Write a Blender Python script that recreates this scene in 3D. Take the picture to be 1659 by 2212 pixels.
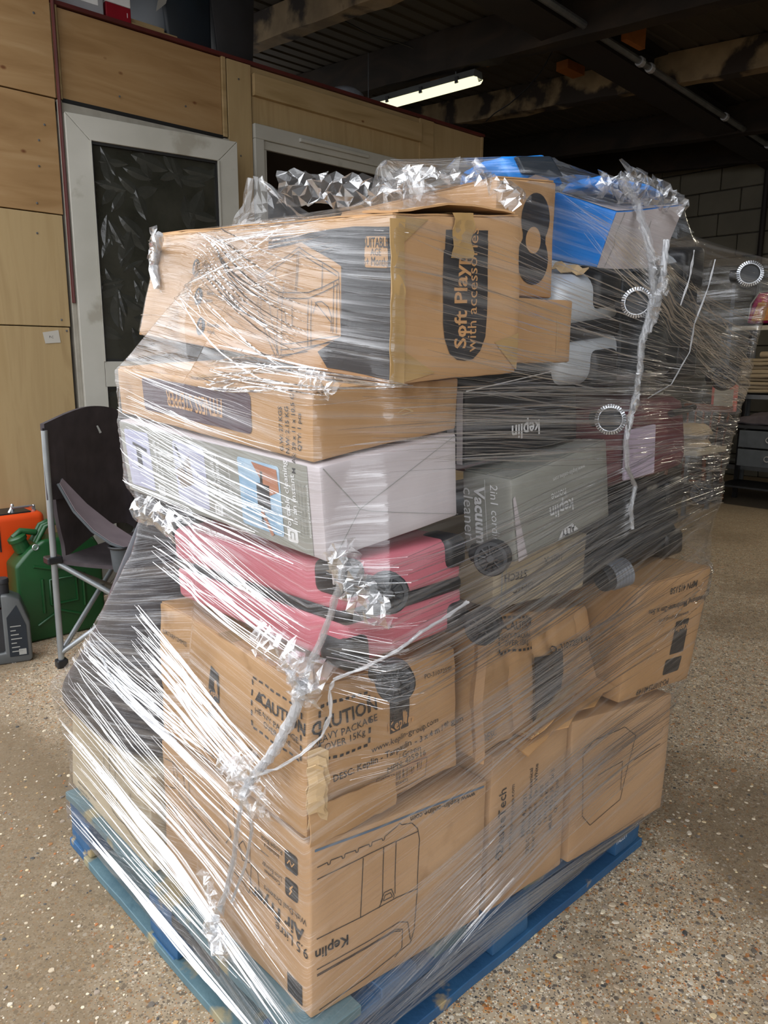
import bpy, bmesh, math, random
import numpy as np
from mathutils import Vector, Matrix, noise
for o in list(bpy.data.objects): bpy.data.objects.remove(o)
S = bpy.context.scene
random.seed(7); rng = np.random.default_rng(7)
# ---------------------------------------------------------------- camera
CAM = dict(f=1641.6, yaw=.8201, pitch=.1976, roll=-.0051, c=(-.6127, -.8396, 1.2425))
def cam_axes():
    y, p, r = CAM['yaw'], CAM['pitch'], CAM['roll']
    f = Vector((math.cos(y)*math.cos(p), math.sin(y)*math.cos(p), -math.sin(p)))
    rt = f.cross(Vector((0, 0, 1))).normalized(); d = f.cross(rt)
    return math.cos(r)*rt+math.sin(r)*d, -math.sin(r)*rt+math.cos(r)*d, f
AX = cam_axes(); CC = Vector(CAM['c'])
cd = bpy.data.cameras.new('camera'); cam = bpy.data.objects.new('camera', cd); S.collection.objects.link(cam)
m = Matrix((AX[0], -AX[1], -AX[2])).transposed().to_4x4(); m.translation = CC; cam.matrix_world = m
cd.sensor_fit = 'VERTICAL'; cd.sensor_height = 36; cd.lens = 36*CAM['f']/2212; cd.clip_start = .02; cd.clip_end = 200
S.camera = cam
# ---------------------------------------------------------------- light, exposure
W = bpy.data.worlds.new('overcast_sky'); S.world = W; W.use_nodes = True
wn = W.node_tree.nodes; wl = W.node_tree.links; wn.clear()
wo = wn.new('ShaderNodeOutputWorld'); wb = wn.new('ShaderNodeBackground')
wt = wn.new('ShaderNodeTexCoord'); ws = wn.new('ShaderNodeSeparateXYZ'); wr = wn.new('ShaderNodeValToRGB')
wr.color_ramp.elements[0].position = 0; wr.color_ramp.elements[0].color = (.62, .63, .65, 1)
wr.color_ramp.elements[1].position = .95; wr.color_ramp.elements[1].color = (1.55, 1.6, 1.68, 1)
wl.new(wt.outputs['Generated'], ws.inputs[0]); wl.new(ws.outputs['Z'], wr.inputs[0])
wl.new(wr.outputs[0], wb.inputs['Color']); wl.new(wb.outputs[0], wo.inputs[0])
wb.inputs['Strength'].default_value = 2.1
S.view_settings.view_transform = 'Standard'; S.view_settings.look = 'None'
S.view_settings.gamma = 1; S.view_settings.use_curve_mapping = False
for lx, ly in ((5.5, .5), (7.0, -1.3)):  # warm area lights added out of view to put gold glints on the film
    ld = bpy.data.lights.new('added_glint_light', 'AREA'); ld.shape = 'RECTANGLE'; ld.size = 1.3; ld.size_y = .12; ld.energy = 22; ld.color = (1, .88, .68)
    lo_ = bpy.data.objects.new('added_glint_light', ld); S.collection.objects.link(lo_); lo_.location = (lx, ly, 2.75); lo_.rotation_euler = (0, 0, math.radians(70))
S.view_settings.exposure = 0.3
S.cycles.transparent_max_bounces = 64; S.cycles.max_bounces = 9; S.cycles.diffuse_bounces = 5
S.cycles.glossy_bounces = 3; S.cycles.transmission_bounces = 4
S.cycles.caustics_reflective = False; S.cycles.caustics_refractive = False
S.cycles.sample_clamp_indirect = 4
# ---------------------------------------------------------------- helpers
def px(u, v, ax, val):
    """point of the plane  axis=val  measured in the photograph"""
    d = AX[0]*((u-829.5)/CAM['f'])+AX[1]*((v-1106)/CAM['f'])+AX[2]
    return CC+d*((val-CC[ax])/d[ax])
def lin(h):
    if isinstance(h, str):
        h = [int(h[i:i+2], 16)/255 for i in (0, 2, 4)]
    return tuple(c/12.92 if c <= .04045 else ((c+.055)/1.055)**2.4 for c in h)+(1,)
class MB:
    def __init__(s): s.v = []; s.f = []; s.n = 0
    def add(s, vs, fs):
        b = len(s.v); s.v += [tuple(p) for p in vs]; s.f += [tuple(i+b for i in f) for f in fs]; return s
    def box(s, x0, x1, y0, y1, z0, z1):
        return s.hexa([(x0,y0,z0),(x1,y0,z0),(x1,y1,z0),(x0,y1,z0),(x0,y0,z1),(x1,y0,z1),(x1,y1,z1),(x0,y1,z1)])
    def hexa(s, c):
        return s.add(c, [(0,3,2,1),(4,5,6,7),(0,1,5,4),(1,2,6,5),(2,3,7,6),(3,0,4,7)])
    def tube(s, pts, r, n=8, cap=True):
        pts = [Vector(p) for p in pts]; rs = r if isinstance(r, (list, tuple)) else [r]*len(pts)
        t0 = (pts[1]-pts[0]).normalized(); u = t0.orthogonal().normalized(); vs = []
        for i, p in enumerate(pts):
            t = (pts[min(i+1, len(pts)-1)]-pts[max(i-1, 0)])
            if t.length < 1e-9: t = t0
            t.normalize(); u = (u-t*u.dot(t)); u = u.normalized() if u.length > 1e-6 else t.orthogonal().normalized(); w = t.cross(u)
            vs += [p+(u*math.cos(2*math.pi*k/n)+w*math.sin(2*math.pi*k/n))*rs[i] for k in range(n)]
        fs = [(i*n+k, i*n+(k+1) % n, (i+1)*n+(k+1) % n, (i+1)*n+k) for i in range(len(pts)-1) for k in range(n)]
        if cap: fs += [tuple(range(n))[::-1], tuple(range((len(pts)-1)*n, len(pts)*n))]
        return s.add(vs, fs)
    def lathe(s, c, axis, prof, n=20):
        a = Vector(axis).normalized(); u = a.orthogonal().normalized(); w = a.cross(u); c = Vector(c)
        vs = [c+a*h+(u*math.cos(2*math.pi*k/n)+w*math.sin(2*math.pi*k/n))*r for (r, h) in prof for k in range(n)]
        fs = [(i*n+k, i*n+(k+1) % n, (i+1)*n+(k+1) % n, (i+1)*n+k) for i in range(len(prof)-1) for k in range(n)]
        fs += [tuple(range(n))[::-1], tuple(range((len(prof)-1)*n, len(prof)*n))]
        return s.add(vs, fs)
    def ring(s, c, axis, R, r, n=24, m=8):
        a = Vector(axis).normalized(); u = a.orthogonal().normalized(); w = a.cross(u); c = Vector(c); vs = []
        for i in range(n):
            d = u*math.cos(2*math.pi*i/n)+w*math.sin(2*math.pi*i/n)
            vs += [c+d*(R+r*math.cos(2*math.pi*j/m))+a*r*math.sin(2*math.pi*j/m) for j in range(m)]
        return s.add(vs, [(i*m+j, ((i+1) % n)*m+j, ((i+1) % n)*m+(j+1) % m, i*m+(j+1) % m) for i in range(n) for j in range(m)])
    def prism(s, poly, d):
        n = len(poly); d = Vector(d); P = [Vector(p) for p in poly]
        return s.add(P+[p+d for p in P], [tuple(range(n))[::-1], tuple(range(n, 2*n))]+[(i, (i+1) % n, n+(i+1) % n, n+i) for i in range(n)])
    def slab(s, grid, th):
        """grid[i][j] of points -> sheet thickened by th along its local normal"""
        G = [[Vector(p) for p in r] for r in grid]; a, b = len(G), len(G[0]); vs = []; 
        for sgn in (0, 1):
            for i in range(a):
                for j in range(b):
                    du = G[min(i+1,a-1)][j]-G[max(i-1,0)][j]; dv = G[i][min(j+1,b-1)]-G[i][max(j-1,0)]
                    nn = du.cross(dv); nn = nn.normalized() if nn.length > 1e-12 else Vector((0,0,1))
                    vs.append(G[i][j]+nn*(th*sgn))
        o = a*b; fs = []
        for i in range(a-1):
            for j in range(b-1):
                q = (i*b+j, (i+1)*b+j, (i+1)*b+j+1, i*b+j+1); fs += [q[::-1], tuple(k+o for k in q)]
        for i in range(a-1):
            for j in (0, b-1):
                q = (i*b+j, (i+1)*b+j, (i+1)*b+j+o, i*b+j+o); fs.append(q if j == 0 else q[::-1])
        for j in range(b-1):
            for i in (0, a-1):
                q = (i*b+j, i*b+j+1, i*b+j+1+o, i*b+j+o); fs.append(q[::-1] if i == 0 else q)
        return s.add(vs, fs)
    def build(s, name, mat, parent=None, smooth=0, bevel=0, seg=2, kind=None, label=None, base=None):
        me = bpy.data.meshes.new(name)
        off = Vector(parent.matrix_basis.translation) if parent else Vector((0, 0, 0))
        pp = parent
        while pp is not None and pp.parent is not None:
            pp = pp.parent; off = off+pp.matrix_basis.translation
        loc = Vector((0, 0, 0))
        if parent is None and base != 0:
            a = np.array(s.v); loc = Vector(((a[:,0].min()+a[:,0].max())/2, (a[:,1].min()+a[:,1].max())/2, a[:,2].min()))
        sh = off+loc
        me.from_pydata([(p[0]-sh[0], p[1]-sh[1], p[2]-sh[2]) for p in s.v], [], s.f)
        if bevel or smooth:
            bm = bmesh.new(); bm.from_mesh(me)
            if bevel:
                bmesh.ops.remove_doubles(bm, verts=bm.verts, dist=1e-6)
                es = [e for e in bm.edges if len(e.link_faces) == 2 and e.calc_face_angle(0) > .5]
                bmesh.ops.bevel(bm, geom=es, offset=bevel, segments=seg, profile=.5, affect='EDGES', clamp_overlap=True)
            if smooth:
                for f in bm.faces: f.smooth = True
            bm.to_mesh(me); bm.free()
        if smooth: me.set_sharp_from_angle(angle=math.radians(smooth))
        me.materials.append(mat)
        o = bpy.data.objects.new(name, me); S.collection.objects.link(o); o.parent = parent
        if not parent: o.location = loc
        if kind: o['kind'] = kind
        if label: o['label'] = label
        return o
def tag(o, label=None, cat=None, group=None, kind=None):
    if label: o['label'] = label
    if cat: o['category'] = cat
    if group: o['group'] = group
    if kind: o['kind'] = kind
    return o
def thing(name, label, cat, loc, group=None):
    o = bpy.data.objects.new(name, None); S.collection.objects.link(o); o.location = loc; o.empty_display_size = .05
    return tag(o, label, cat, group)
# ---- materials
def nm(name):
    m = bpy.data.materials.new(name); m.use_nodes = True; n = m.node_tree.nodes; n.clear()
    o = n.new('ShaderNodeOutputMaterial'); return m, n, m.node_tree.links, o
def ramp(n, stops, interp='LINEAR'):
    r = n.new('ShaderNodeValToRGB'); r.color_ramp.interpolation = interp
    e = r.color_ramp.elements
    while len(e) < len(stops): e.new(.5)
    for k, (p, c) in enumerate(stops):
        e[k].position = p; e[k].color = lin(c) if isinstance(c, str) else ((c, c, c, 1) if isinstance(c, (int, float)) else c)
    return r
def mat(name, c1, c2=None, rough=.6, scale=8, bump=0., bscale=60, metal=0, spec=.5, stretch=(1,1,1), dirt=None, alpha=1, coat=0, det=4):
    m, n, l, o = nm(name); b = n.new('ShaderNodeBsdfPrincipled'); l.new(b.outputs[0], o.inputs[0])
    b.inputs['Roughness'].default_value = rough; b.inputs['Metallic'].default_value = metal
    b.inputs['Specular IOR Level'].default_value = spec; b.inputs['Coat Weight'].default_value = coat
    b.inputs['Alpha'].default_value = alpha
    tc = n.new('ShaderNodeTexCoord'); mp = n.new('ShaderNodeMapping'); mp.inputs['Scale'].default_value = stretch
    l.new(tc.outputs['Object'], mp.inputs[0])
    nt = n.new('ShaderNodeTexNoise'); nt.inputs['Scale'].default_value = scale; nt.inputs['Detail'].default_value = det
    l.new(mp.outputs[0], nt.inputs['Vector'])
    r = ramp(n, [(.3, c1), (.7, c2 or c1)]); l.new(nt.outputs[0], r.inputs[0]); col = r.outputs[0]
    if dirt:
        n2 = n.new('ShaderNodeTexNoise'); n2.inputs['Scale'].default_value = dirt[1]; n2.inputs['Detail'].default_value = 8
        l.new(mp.outputs[0], n2.inputs['Vector']); r2 = ramp(n, [(dirt[2], 0.), (dirt[2]+.08, 1.)]); l.new(n2.outputs[0], r2.inputs[0])
        mx = n.new('ShaderNodeMix'); mx.data_type = 'RGBA'; l.new(r2.outputs[0], mx.inputs[0]); l.new(col, mx.inputs[6]); mx.inputs[7].default_value = lin(dirt[0]); col = mx.outputs[2]
    l.new(col, b.inputs['Base Color'])
    if bump:
        n3 = n.new('ShaderNodeTexNoise'); n3.inputs['Scale'].default_value = bscale; n3.inputs['Detail'].default_value = 5
        l.new(mp.outputs[0], n3.inputs['Vector']); bp = n.new('ShaderNodeBump'); bp.inputs['Strength'].default_value = bump; bp.inputs['Distance'].default_value = .004
        l.new(n3.outputs[0], bp.inputs['Height']); l.new(bp.outputs[0], b.inputs['Normal'])
    return m
def math_n(n, l, op, a, b=None, clamp=False):
    k = n.new('ShaderNodeMath'); k.operation = op; k.use_clamp = clamp
    for i, x in enumerate((a, b)):
        if x is None: continue
        if isinstance(x, (int, float)): k.inputs[i].default_value = x
        else: l.new(x, k.inputs[i])
    return k.outputs[0]
M = {}
def kraft(name, c1, c2, c3):
    m = mat(name, c1, c2, rough=.72, scale=5, bump=.12, bscale=14, spec=.3, dirt=(c3, 9, .62))
    n, l = m.node_tree.nodes, m.node_tree.links
    b = [x for x in n if x.type == 'BSDF_PRINCIPLED'][0]; bp = [x for x in n if x.type == 'BUMP'][0]
    tc = [x for x in n if x.type == 'TEX_COORD'][0]
    wv = n.new('ShaderNodeTexNoise'); mp = n.new('ShaderNodeMapping'); mp.inputs['Scale'].default_value = (160, 160, 3)
    l.new(tc.outputs['Object'], mp.inputs[0]); l.new(mp.outputs[0], wv.inputs['Vector']); wv.inputs['Scale'].default_value = 1
    b2 = n.new('ShaderNodeBump'); b2.inputs['Strength'].default_value = .18; b2.inputs['Distance'].default_value = .001
    l.new(wv.outputs[0], b2.inputs['Height']); l.new(bp.outputs[0], b2.inputs['Normal']); l.new(b2.outputs[0], b.inputs['Normal'])
    return m
M['kraft'] = kraft('kraft_board', 'a98663', 'b89571', '9c7a58')
M['kraft2'] = kraft('warm_kraft_board', 'ab855c', 'ba946b', '9c774e')
M['kraft3'] = kraft('pale_kraft_board', 'a99a80', 'b9ab92', '9a8a70')
M['kraftin'] = kraft('torn_board', 'b89a70', 'c4a880', '8a6c48')
M['ink'] = mat('black_ink', '232325', '2e2d30', rough=.55, scale=30)
M['maroonink'] = mat('maroon_ink', '3b2530', '4a2e38', rough=.5, scale=20)
M['kraftink'] = mat('kraft_print', 'b98a58', 'c49664', rough=.7)
M['whiteink'] = mat('white_ink', 'd8d8d8', 'e6e6e6', rough=.5)
M['greyink'] = mat('grey_ink', '8d8d88', '9a9a94', rough=.5)
M['whiteboard'] = mat('white_board', 'b9b0b2', 'cbc3c4', rough=.5, scale=6, bump=.1, bscale=10)
M['greyboard'] = mat('grey_green_board', '8c8c84', '9a9a92', rough=.42, scale=6, bump=.08, bscale=10)
M['blackboard'] = mat('black_board', '1a1a1c', '242427', rough=.35, scale=6, bump=.05, bscale=10)
M['blueboard'] = mat('blue_board', '1277cf', '1e86dd', rough=.4, scale=6, bump=.15, bscale=12)
M['tape'] = mat('parcel_tape', '9f8154', 'ae9062', rough=.2, scale=12, bump=.1, bscale=30, coat=.4)
M['black'] = mat('black_plastic', '17181a', '202124', rough=.4, scale=20)
M['rubber'] = mat('grey_black_rubber', '222427', '2d2f32', rough=.6, scale=30)
M['greyplastic'] = mat('grey_plastic', '70747a', '858990', rough=.4, scale=20)
M['chrome'] = mat('silver_trim', 'c9ccd0', 'dfe2e6', rough=.22, metal=.9)
def weave(name, c1, c2, rough, metal=0, sc=420):
    m = mat(name, c1, c2, rough=rough, scale=10, metal=metal, bump=.02); n, l = m.node_tree.nodes, m.node_tree.links
    b = [x for x in n if x.type == 'BSDF_PRINCIPLED'][0]; tc = [x for x in n if x.type == 'TEX_COORD'][0]
    v = n.new('ShaderNodeTexVoronoi'); v.inputs['Scale'].default_value = sc; v.inputs['Randomness'].default_value = .1
    l.new(tc.outputs['Object'], v.inputs['Vector']); bp = n.new('ShaderNodeBump'); bp.inputs['Strength'].default_value = .5; bp.inputs['Distance'].default_value = .0008
    l.new(v.outputs['Distance'], bp.inputs['Height']); l.new(bp.outputs[0], b.inputs['Normal']); return m
M['pink'] = weave('pink_shell', 'bd6470', 'c8727e', .45)
M['silver'] = weave('silver_shell', 'b4b9be', 'c8cdd2', .3, .15, 500)
M['darkshell'] = weave('dark_shell', '20252a', '2b3137', .35, .2)
M['maroon'] = mat('maroon_fabric', '5c2e34', '6d3a3e', rough=.7, scale=9, bump=.3, bscale=20)
M['lilac'] = mat('lilac_card', 'b9a9bd', 'c9bacc', rough=.5)
M['bag'] = mat('black_bag_film', '23252d', '343742', rough=.32, scale=5, bump=.9, bscale=9, det=6)
def wood(name, a, b, c, rough=.6, axis=(1.2,1.2,9), knots=True, sc=1.6):
    m, n, l, o = nm(name); bs = n.new('ShaderNodeBsdfPrincipled'); l.new(bs.outputs[0], o.inputs[0]); bs.inputs['Roughness'].default_value = rough
    bs.inputs['Specular IOR Level'].default_value = .3
    tc = n.new('ShaderNodeTexCoord'); mp = n.new('ShaderNodeMapping'); mp.inputs['Scale'].default_value = axis; l.new(tc.outputs['Object'], mp.inputs[0])
    w = n.new('ShaderNodeTexNoise'); w.inputs['Scale'].default_value = sc; w.inputs['Detail'].default_value = 6; w.inputs['Distortion'].default_value = 1.2
    l.new(mp.outputs[0], w.inputs['Vector']); r = ramp(n, [(.25, a), (.5, b), (.75, c)]); l.new(w.outputs[0], r.inputs[0]); col = r.outputs[0]
    if knots:
        v = n.new('ShaderNodeTexVoronoi'); v.inputs['Scale'].default_value = 5.5; m2 = n.new('ShaderNodeMapping'); m2.inputs['Scale'].default_value = (1, 1, 1.6)
        l.new(tc.outputs['Object'], m2.inputs[0]); l.new(m2.outputs[0], v.inputs['Vector'])
        k = ramp(n, [(.035, 1.), (.09, 0.)]); l.new(v.outputs['Distance'], k.inputs[0])
        mx = n.new('ShaderNodeMix'); mx.data_type = 'RGBA'; l.new(k.outputs[0], mx.inputs[0]); l.new(col, mx.inputs[6]); mx.inputs[7].default_value = lin('6b4326'); col = mx.outputs[2]
    l.new(col, bs.inputs['Base Color'])
    bp = n.new('ShaderNodeBump'); bp.inputs['Strength'].default_value = .15; bp.inputs['Distance'].default_value = .002; l.new(w.outputs[0], bp.inputs['Height']); l.new(bp.outputs[0], bs.inputs['Normal'])
    return m
M['ply'] = wood('pine_plywood', '8a6a44', '9c7c54', 'a98b64', axis=(1,1,7))
M['ply2'] = wood('pale_plywood', '9a825c', 'ab946c', 'a28a62', axis=(8,8,.8), knots=False)
M['pine'] = wood('sawn_pine', '927a52', 'a48c64', 'ae9670', axis=(1,1,9), knots=True)
M['oldwood'] = mat('peeling_painted_timber', '6b5a42', '8a7658', rough=.85, scale=6, bump=.5, bscale=12, dirt=('241a12', 3.2, .5))
M['wallq'] = mat('pale_bounce_wall', 'b2ada0', 'c0bbae', rough=.8, scale=3)
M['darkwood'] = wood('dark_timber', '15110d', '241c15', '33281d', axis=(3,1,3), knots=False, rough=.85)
M['orangewood'] = wood('orange_timber', '7a4820', '8d5629', 'a0652f', axis=(3,1,3), knots=False)
M['redbrown'] = mat('red_brown_edge', '4b1d1a', '5a2622', rough=.5)
M['upvc'] = mat('white_upvc', 'aaa89e', 'b8b6ad', rough=.35, scale=4, dirt=('9b978b', 6, .6))
M['dusty'] = mat('dusty_upvc', '8d887c', 'a5a094', rough=.7, scale=12)
M['gasket'] = mat('black_gasket_and_gap', '101010', '161616', rough=.6)
M['glassdark'] = mat('obscure_glass', '24251f', '36362f', rough=.16, scale=7, bump=.35, bscale=26, coat=.5)
M['leaf'] = mat('embossed_glass', '2b2c28', '393a35', rough=.14, scale=9, bump=.15, bscale=90, coat=.4)
M['windark'] = mat('dark_window_glass', '191410', '231c15', rough=.06, scale=2)
def paint(name, a, b, c, sc=22, thr=.58):
    return mat(name, a, b, rough=.6, scale=7, bump=.5, bscale=50, dirt=(c, sc, thr))
M['blue'] = paint('worn_blue_paint', '21466b', '2d5a80', '9c8a66', 16, .63)
M['blue2'] = paint('dull_blue_paint', '445f6a', '5a747a', '8d8468', 11, .55)
M['steel'] = mat('galvanised_steel', '6b6e70', '85888a', rough=.4, metal=.7)
M['tubesteel'] = mat('grey_tube', '8f9497', 'a5aaad', rough=.35, metal=.6)
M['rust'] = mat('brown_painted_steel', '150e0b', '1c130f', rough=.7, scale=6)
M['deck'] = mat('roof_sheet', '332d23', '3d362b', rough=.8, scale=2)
M['blockw'] = mat('painted_block', '605c50', '6d685b', rough=.8, scale=3, bump=.5, bscale=40)
M['mortar'] = mat('grey_mortar', '35322c', '3e3a33', rough=.9, scale=20)
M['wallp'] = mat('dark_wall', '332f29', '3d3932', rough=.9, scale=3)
M['green'] = mat('green_enamel', '14401f', '1a4d27', rough=.35, scale=6, bump=.05)
M['orange'] = mat('orange_plastic', 'c9400f', 'd84c18', rough=.4, scale=6)
M['oil'] = mat('grey_bottle', '4a4c4c', '565858', rough=.35, scale=6)
M['fabric'] = mat('black_quilted_fabric', '3a3336', '4a4245', rough=.85, scale=14, bump=.6, bscale=12)
M['armfab'] = mat('mauve_grey_fabric', '6b5f63', '776a6e', rough=.85, scale=14, bump=.1, bscale=200)
M['greyfab'] = mat('grey_fabric', '43474a', '4f5356', rough=.8, scale=14)
M['linen'] = mat('cream_cloth', '8b7a60', 'a39276', rough=.9, scale=9, bump=.4, bscale=25)
M['brownwood'] = wood('brown_turned_wood', '5b2f16', '6e3b1d', '7d4724', knots=False)
M['pinkplastic'] = mat('coral_plastic', 'c9665a', 'd87668', rough=.5)
M['bagpink'] = mat('magenta_fabric', 'a8205e', 'c02e70', rough=.6, scale=14, dirt=('c8793a', 16, .56))
M['yellowprint'] = mat('flower_print', 'c8a45a', 'b0523f', rough=.6, scale=30)
M['dwhite'] = mat('off_white_board', 'a39c8c', 'b3ac9c', rough=.6)
M['navy'] = mat('navy_plastic', '0c151d', '111d28', rough=.5)
M['charcoal'] = mat('charcoal_plastic', '1c1c1e', '26262a', rough=.6)
M['red'] = mat('red_enamel', '7d1420', '8f1a27', rough=.35)
M['tin'] = mat('tin_plate', 'a9abb0', 'bdbfc4', rough=.35, metal=.4)
# ---- clear film
def film_mat(name, haze, glossbase, rough, streak=True, dens=.5, bs=.6, bsc=38, fk=.9, cap=.5):
    m, n, l, o = nm(name)
    tr = n.new('ShaderNodeBsdfTransparent'); tr.inputs[0].default_value = (.985, .987, .99, 1)
    gl = n.new('ShaderNodeBsdfGlossy'); gl.inputs['Roughness'].default_value = rough; gl.inputs[0].default_value = (1, 1, 1, 1)
    df = n.new('ShaderNodeBsdfDiffuse'); df.inputs[0].default_value = (.9, .92, .95, 1)
    tl = n.new('ShaderNodeBsdfTranslucent'); tl.inputs[0].default_value = (.9, .92, .95, 1)
    hz = n.new('ShaderNodeMixShader'); hz.inputs[0].default_value = .4; l.new(df.outputs[0], hz.inputs[1]); l.new(tl.outputs[0], hz.inputs[2])
    fr = n.new('ShaderNodeFresnel'); fr.inputs[0].default_value = 1.5
    tc = n.new('ShaderNodeTexCoord'); bp = n.new('ShaderNodeBump')
    if streak:
        uv = n.new('ShaderNodeUVMap'); uv.uv_map = 'flow'
        def ns(sx, sy, det, dist=0):
            mp = n.new('ShaderNodeMapping'); mp.inputs['Scale'].default_value = (sx, sy, 1); l.new(uv.outputs[0], mp.inputs[0])
            t = n.new('ShaderNodeTexNoise'); t.noise_dimensions = '2D'; t.inputs['Scale'].default_value = 1; t.inputs['Detail'].default_value = det; t.inputs['Distortion'].default_value = dist
            l.new(mp.outputs[0], t.inputs['Vector']); return t.outputs[0]
        a = ns(3.0, 130, 3, .3); b = ns(1.4, 38, 3, .4); c = ns(9, 14, 4, 1.); msk = ns(2.2, 60, 2, .3); big = ns(1.5, 5, 2)
        ra = ramp(n, [(.45, 0.), (.56, .5), (.6, 1.), (.66, .3), (.8, .0)]); l.new(a, ra.inputs[0])
        h = math_n(n, l, 'MULTIPLY', ra.outputs[0], .45)
        h = math_n(n, l, 'ADD', h, math_n(n, l, 'MULTIPLY', b, 1.1)); h = math_n(n, l, 'ADD', h, math_n(n, l, 'MULTIPLY', c, .5))
        bp.inputs['Strength'].default_value = .38; bp.inputs['Distance'].default_value = .007; l.new(h, bp.inputs['Height'])
        mr = ramp(n, [(.5, 0.), (.72, 1.)]); l.new(msk, mr.inputs[0]); mb = ramp(n, [(.35, .35), (.65, 1.)]); l.new(big, mb.inputs[0])
        mk = math_n(n, l, 'MULTIPLY', mr.outputs[0], mb.outputs[0])
    else:
        v = n.new('ShaderNodeTexVoronoi'); v.inputs['Scale'].default_value = bsc; l.new(tc.outputs['Object'], v.inputs['Vector'])
        t = n.new('ShaderNodeTexNoise'); t.inputs['Scale'].default_value = 60; t.inputs['Detail'].default_value = 3; l.new(tc.outputs['Object'], t.inputs['Vector'])
        h = math_n(n, l, 'ADD', v.outputs['Distance'], t.outputs[0])
        bp.inputs['Strength'].default_value = bs; bp.inputs['Distance'].default_value = .01; l.new(h, bp.inputs['Height'])
        mk = math_n(n, l, 'MULTIPLY', t.outputs[0], dens)
    for x in (gl, fr): l.new(bp.outputs[0], x.inputs['Normal'])
    hf = math_n(n, l, 'ADD', math_n(n, l, 'MULTIPLY', mk, dens*.35), haze, True)
    m1 = n.new('ShaderNodeMixShader'); l.new(hf, m1.inputs[0]); l.new(tr.outputs[0], m1.inputs[1]); l.new(hz.outputs[0], m1.inputs[2])
    gf = math_n(n, l, 'ADD', math_n(n, l, 'MINIMUM', math_n(n, l, 'MULTIPLY', fr.outputs[0], fk), cap), math_n(n, l, 'ADD', math_n(n, l, 'MULTIPLY', mk, dens*.3), glossbase), True)
    m2 = n.new('ShaderNodeMixShader'); l.new(gf, m2.inputs[0]); l.new(m1.outputs[0], m2.inputs[1]); l.new(gl.outputs[0], m2.inputs[2])
    l.new(m2.outputs[0], o.inputs[0]); return m
M['film'] = film_mat('clear_stretch_film', .014, .0, .14, dens=.4, fk=.8, cap=.22)
M['pleat'] = film_mat('folded_stretch_film', .09, .05, .13, streak=False, dens=.06, bs=.0, fk=1.1, cap=.45)
M['fold'] = film_mat('thick_folded_film', .18, .20, .12, streak=False, dens=.1, bs=.12, bsc=60, fk=1.3, cap=.55)
M['crinkle'] = film_mat('crinkled_stretch_film', .08, .0, .14, streak=False, dens=.1, bs=.15, bsc=20, fk=.8, cap=.45)
M['rope'] = film_mat('bunched_stretch_film', .3, .03, .18, streak=False, dens=.3, bs=.2, bsc=30, fk=.8, cap=.5)
# ---------------------------------------------------------------- six-cornered bodies
# corner order: front, right, back, left of the bottom, then of the top (front = the edge nearest the photographer)
def tri(H, a, b, c):
    H = [Vector(p) for p in H]
    lo = (H[0]*(1-a)+H[1]*a)*(1-b)+(H[3]*(1-a)+H[2]*a)*b; hi = (H[4]*(1-a)+H[5]*a)*(1-b)+(H[7]*(1-a)+H[6]*a)*b
    return lo*(1-c)+hi*c
def sub(H, a0, a1, b0, b1, c0, c1):
    return [tri(H, *t) for t in ((a0,b0,c0),(a1,b0,c0),(a1,b1,c0),(a0,b1,c0),(a0,b0,c1),(a1,b0,c1),(a1,b1,c1),(a0,b1,c1))]
FACES = {'L': (3, 0, 4, 7), 'R': (0, 1, 5, 4), 'T': (4, 5, 6, 7), 'K': (2, 3, 7, 6), 'E': (1, 2, 6, 5), 'D': (3, 2, 1, 0)}
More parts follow.
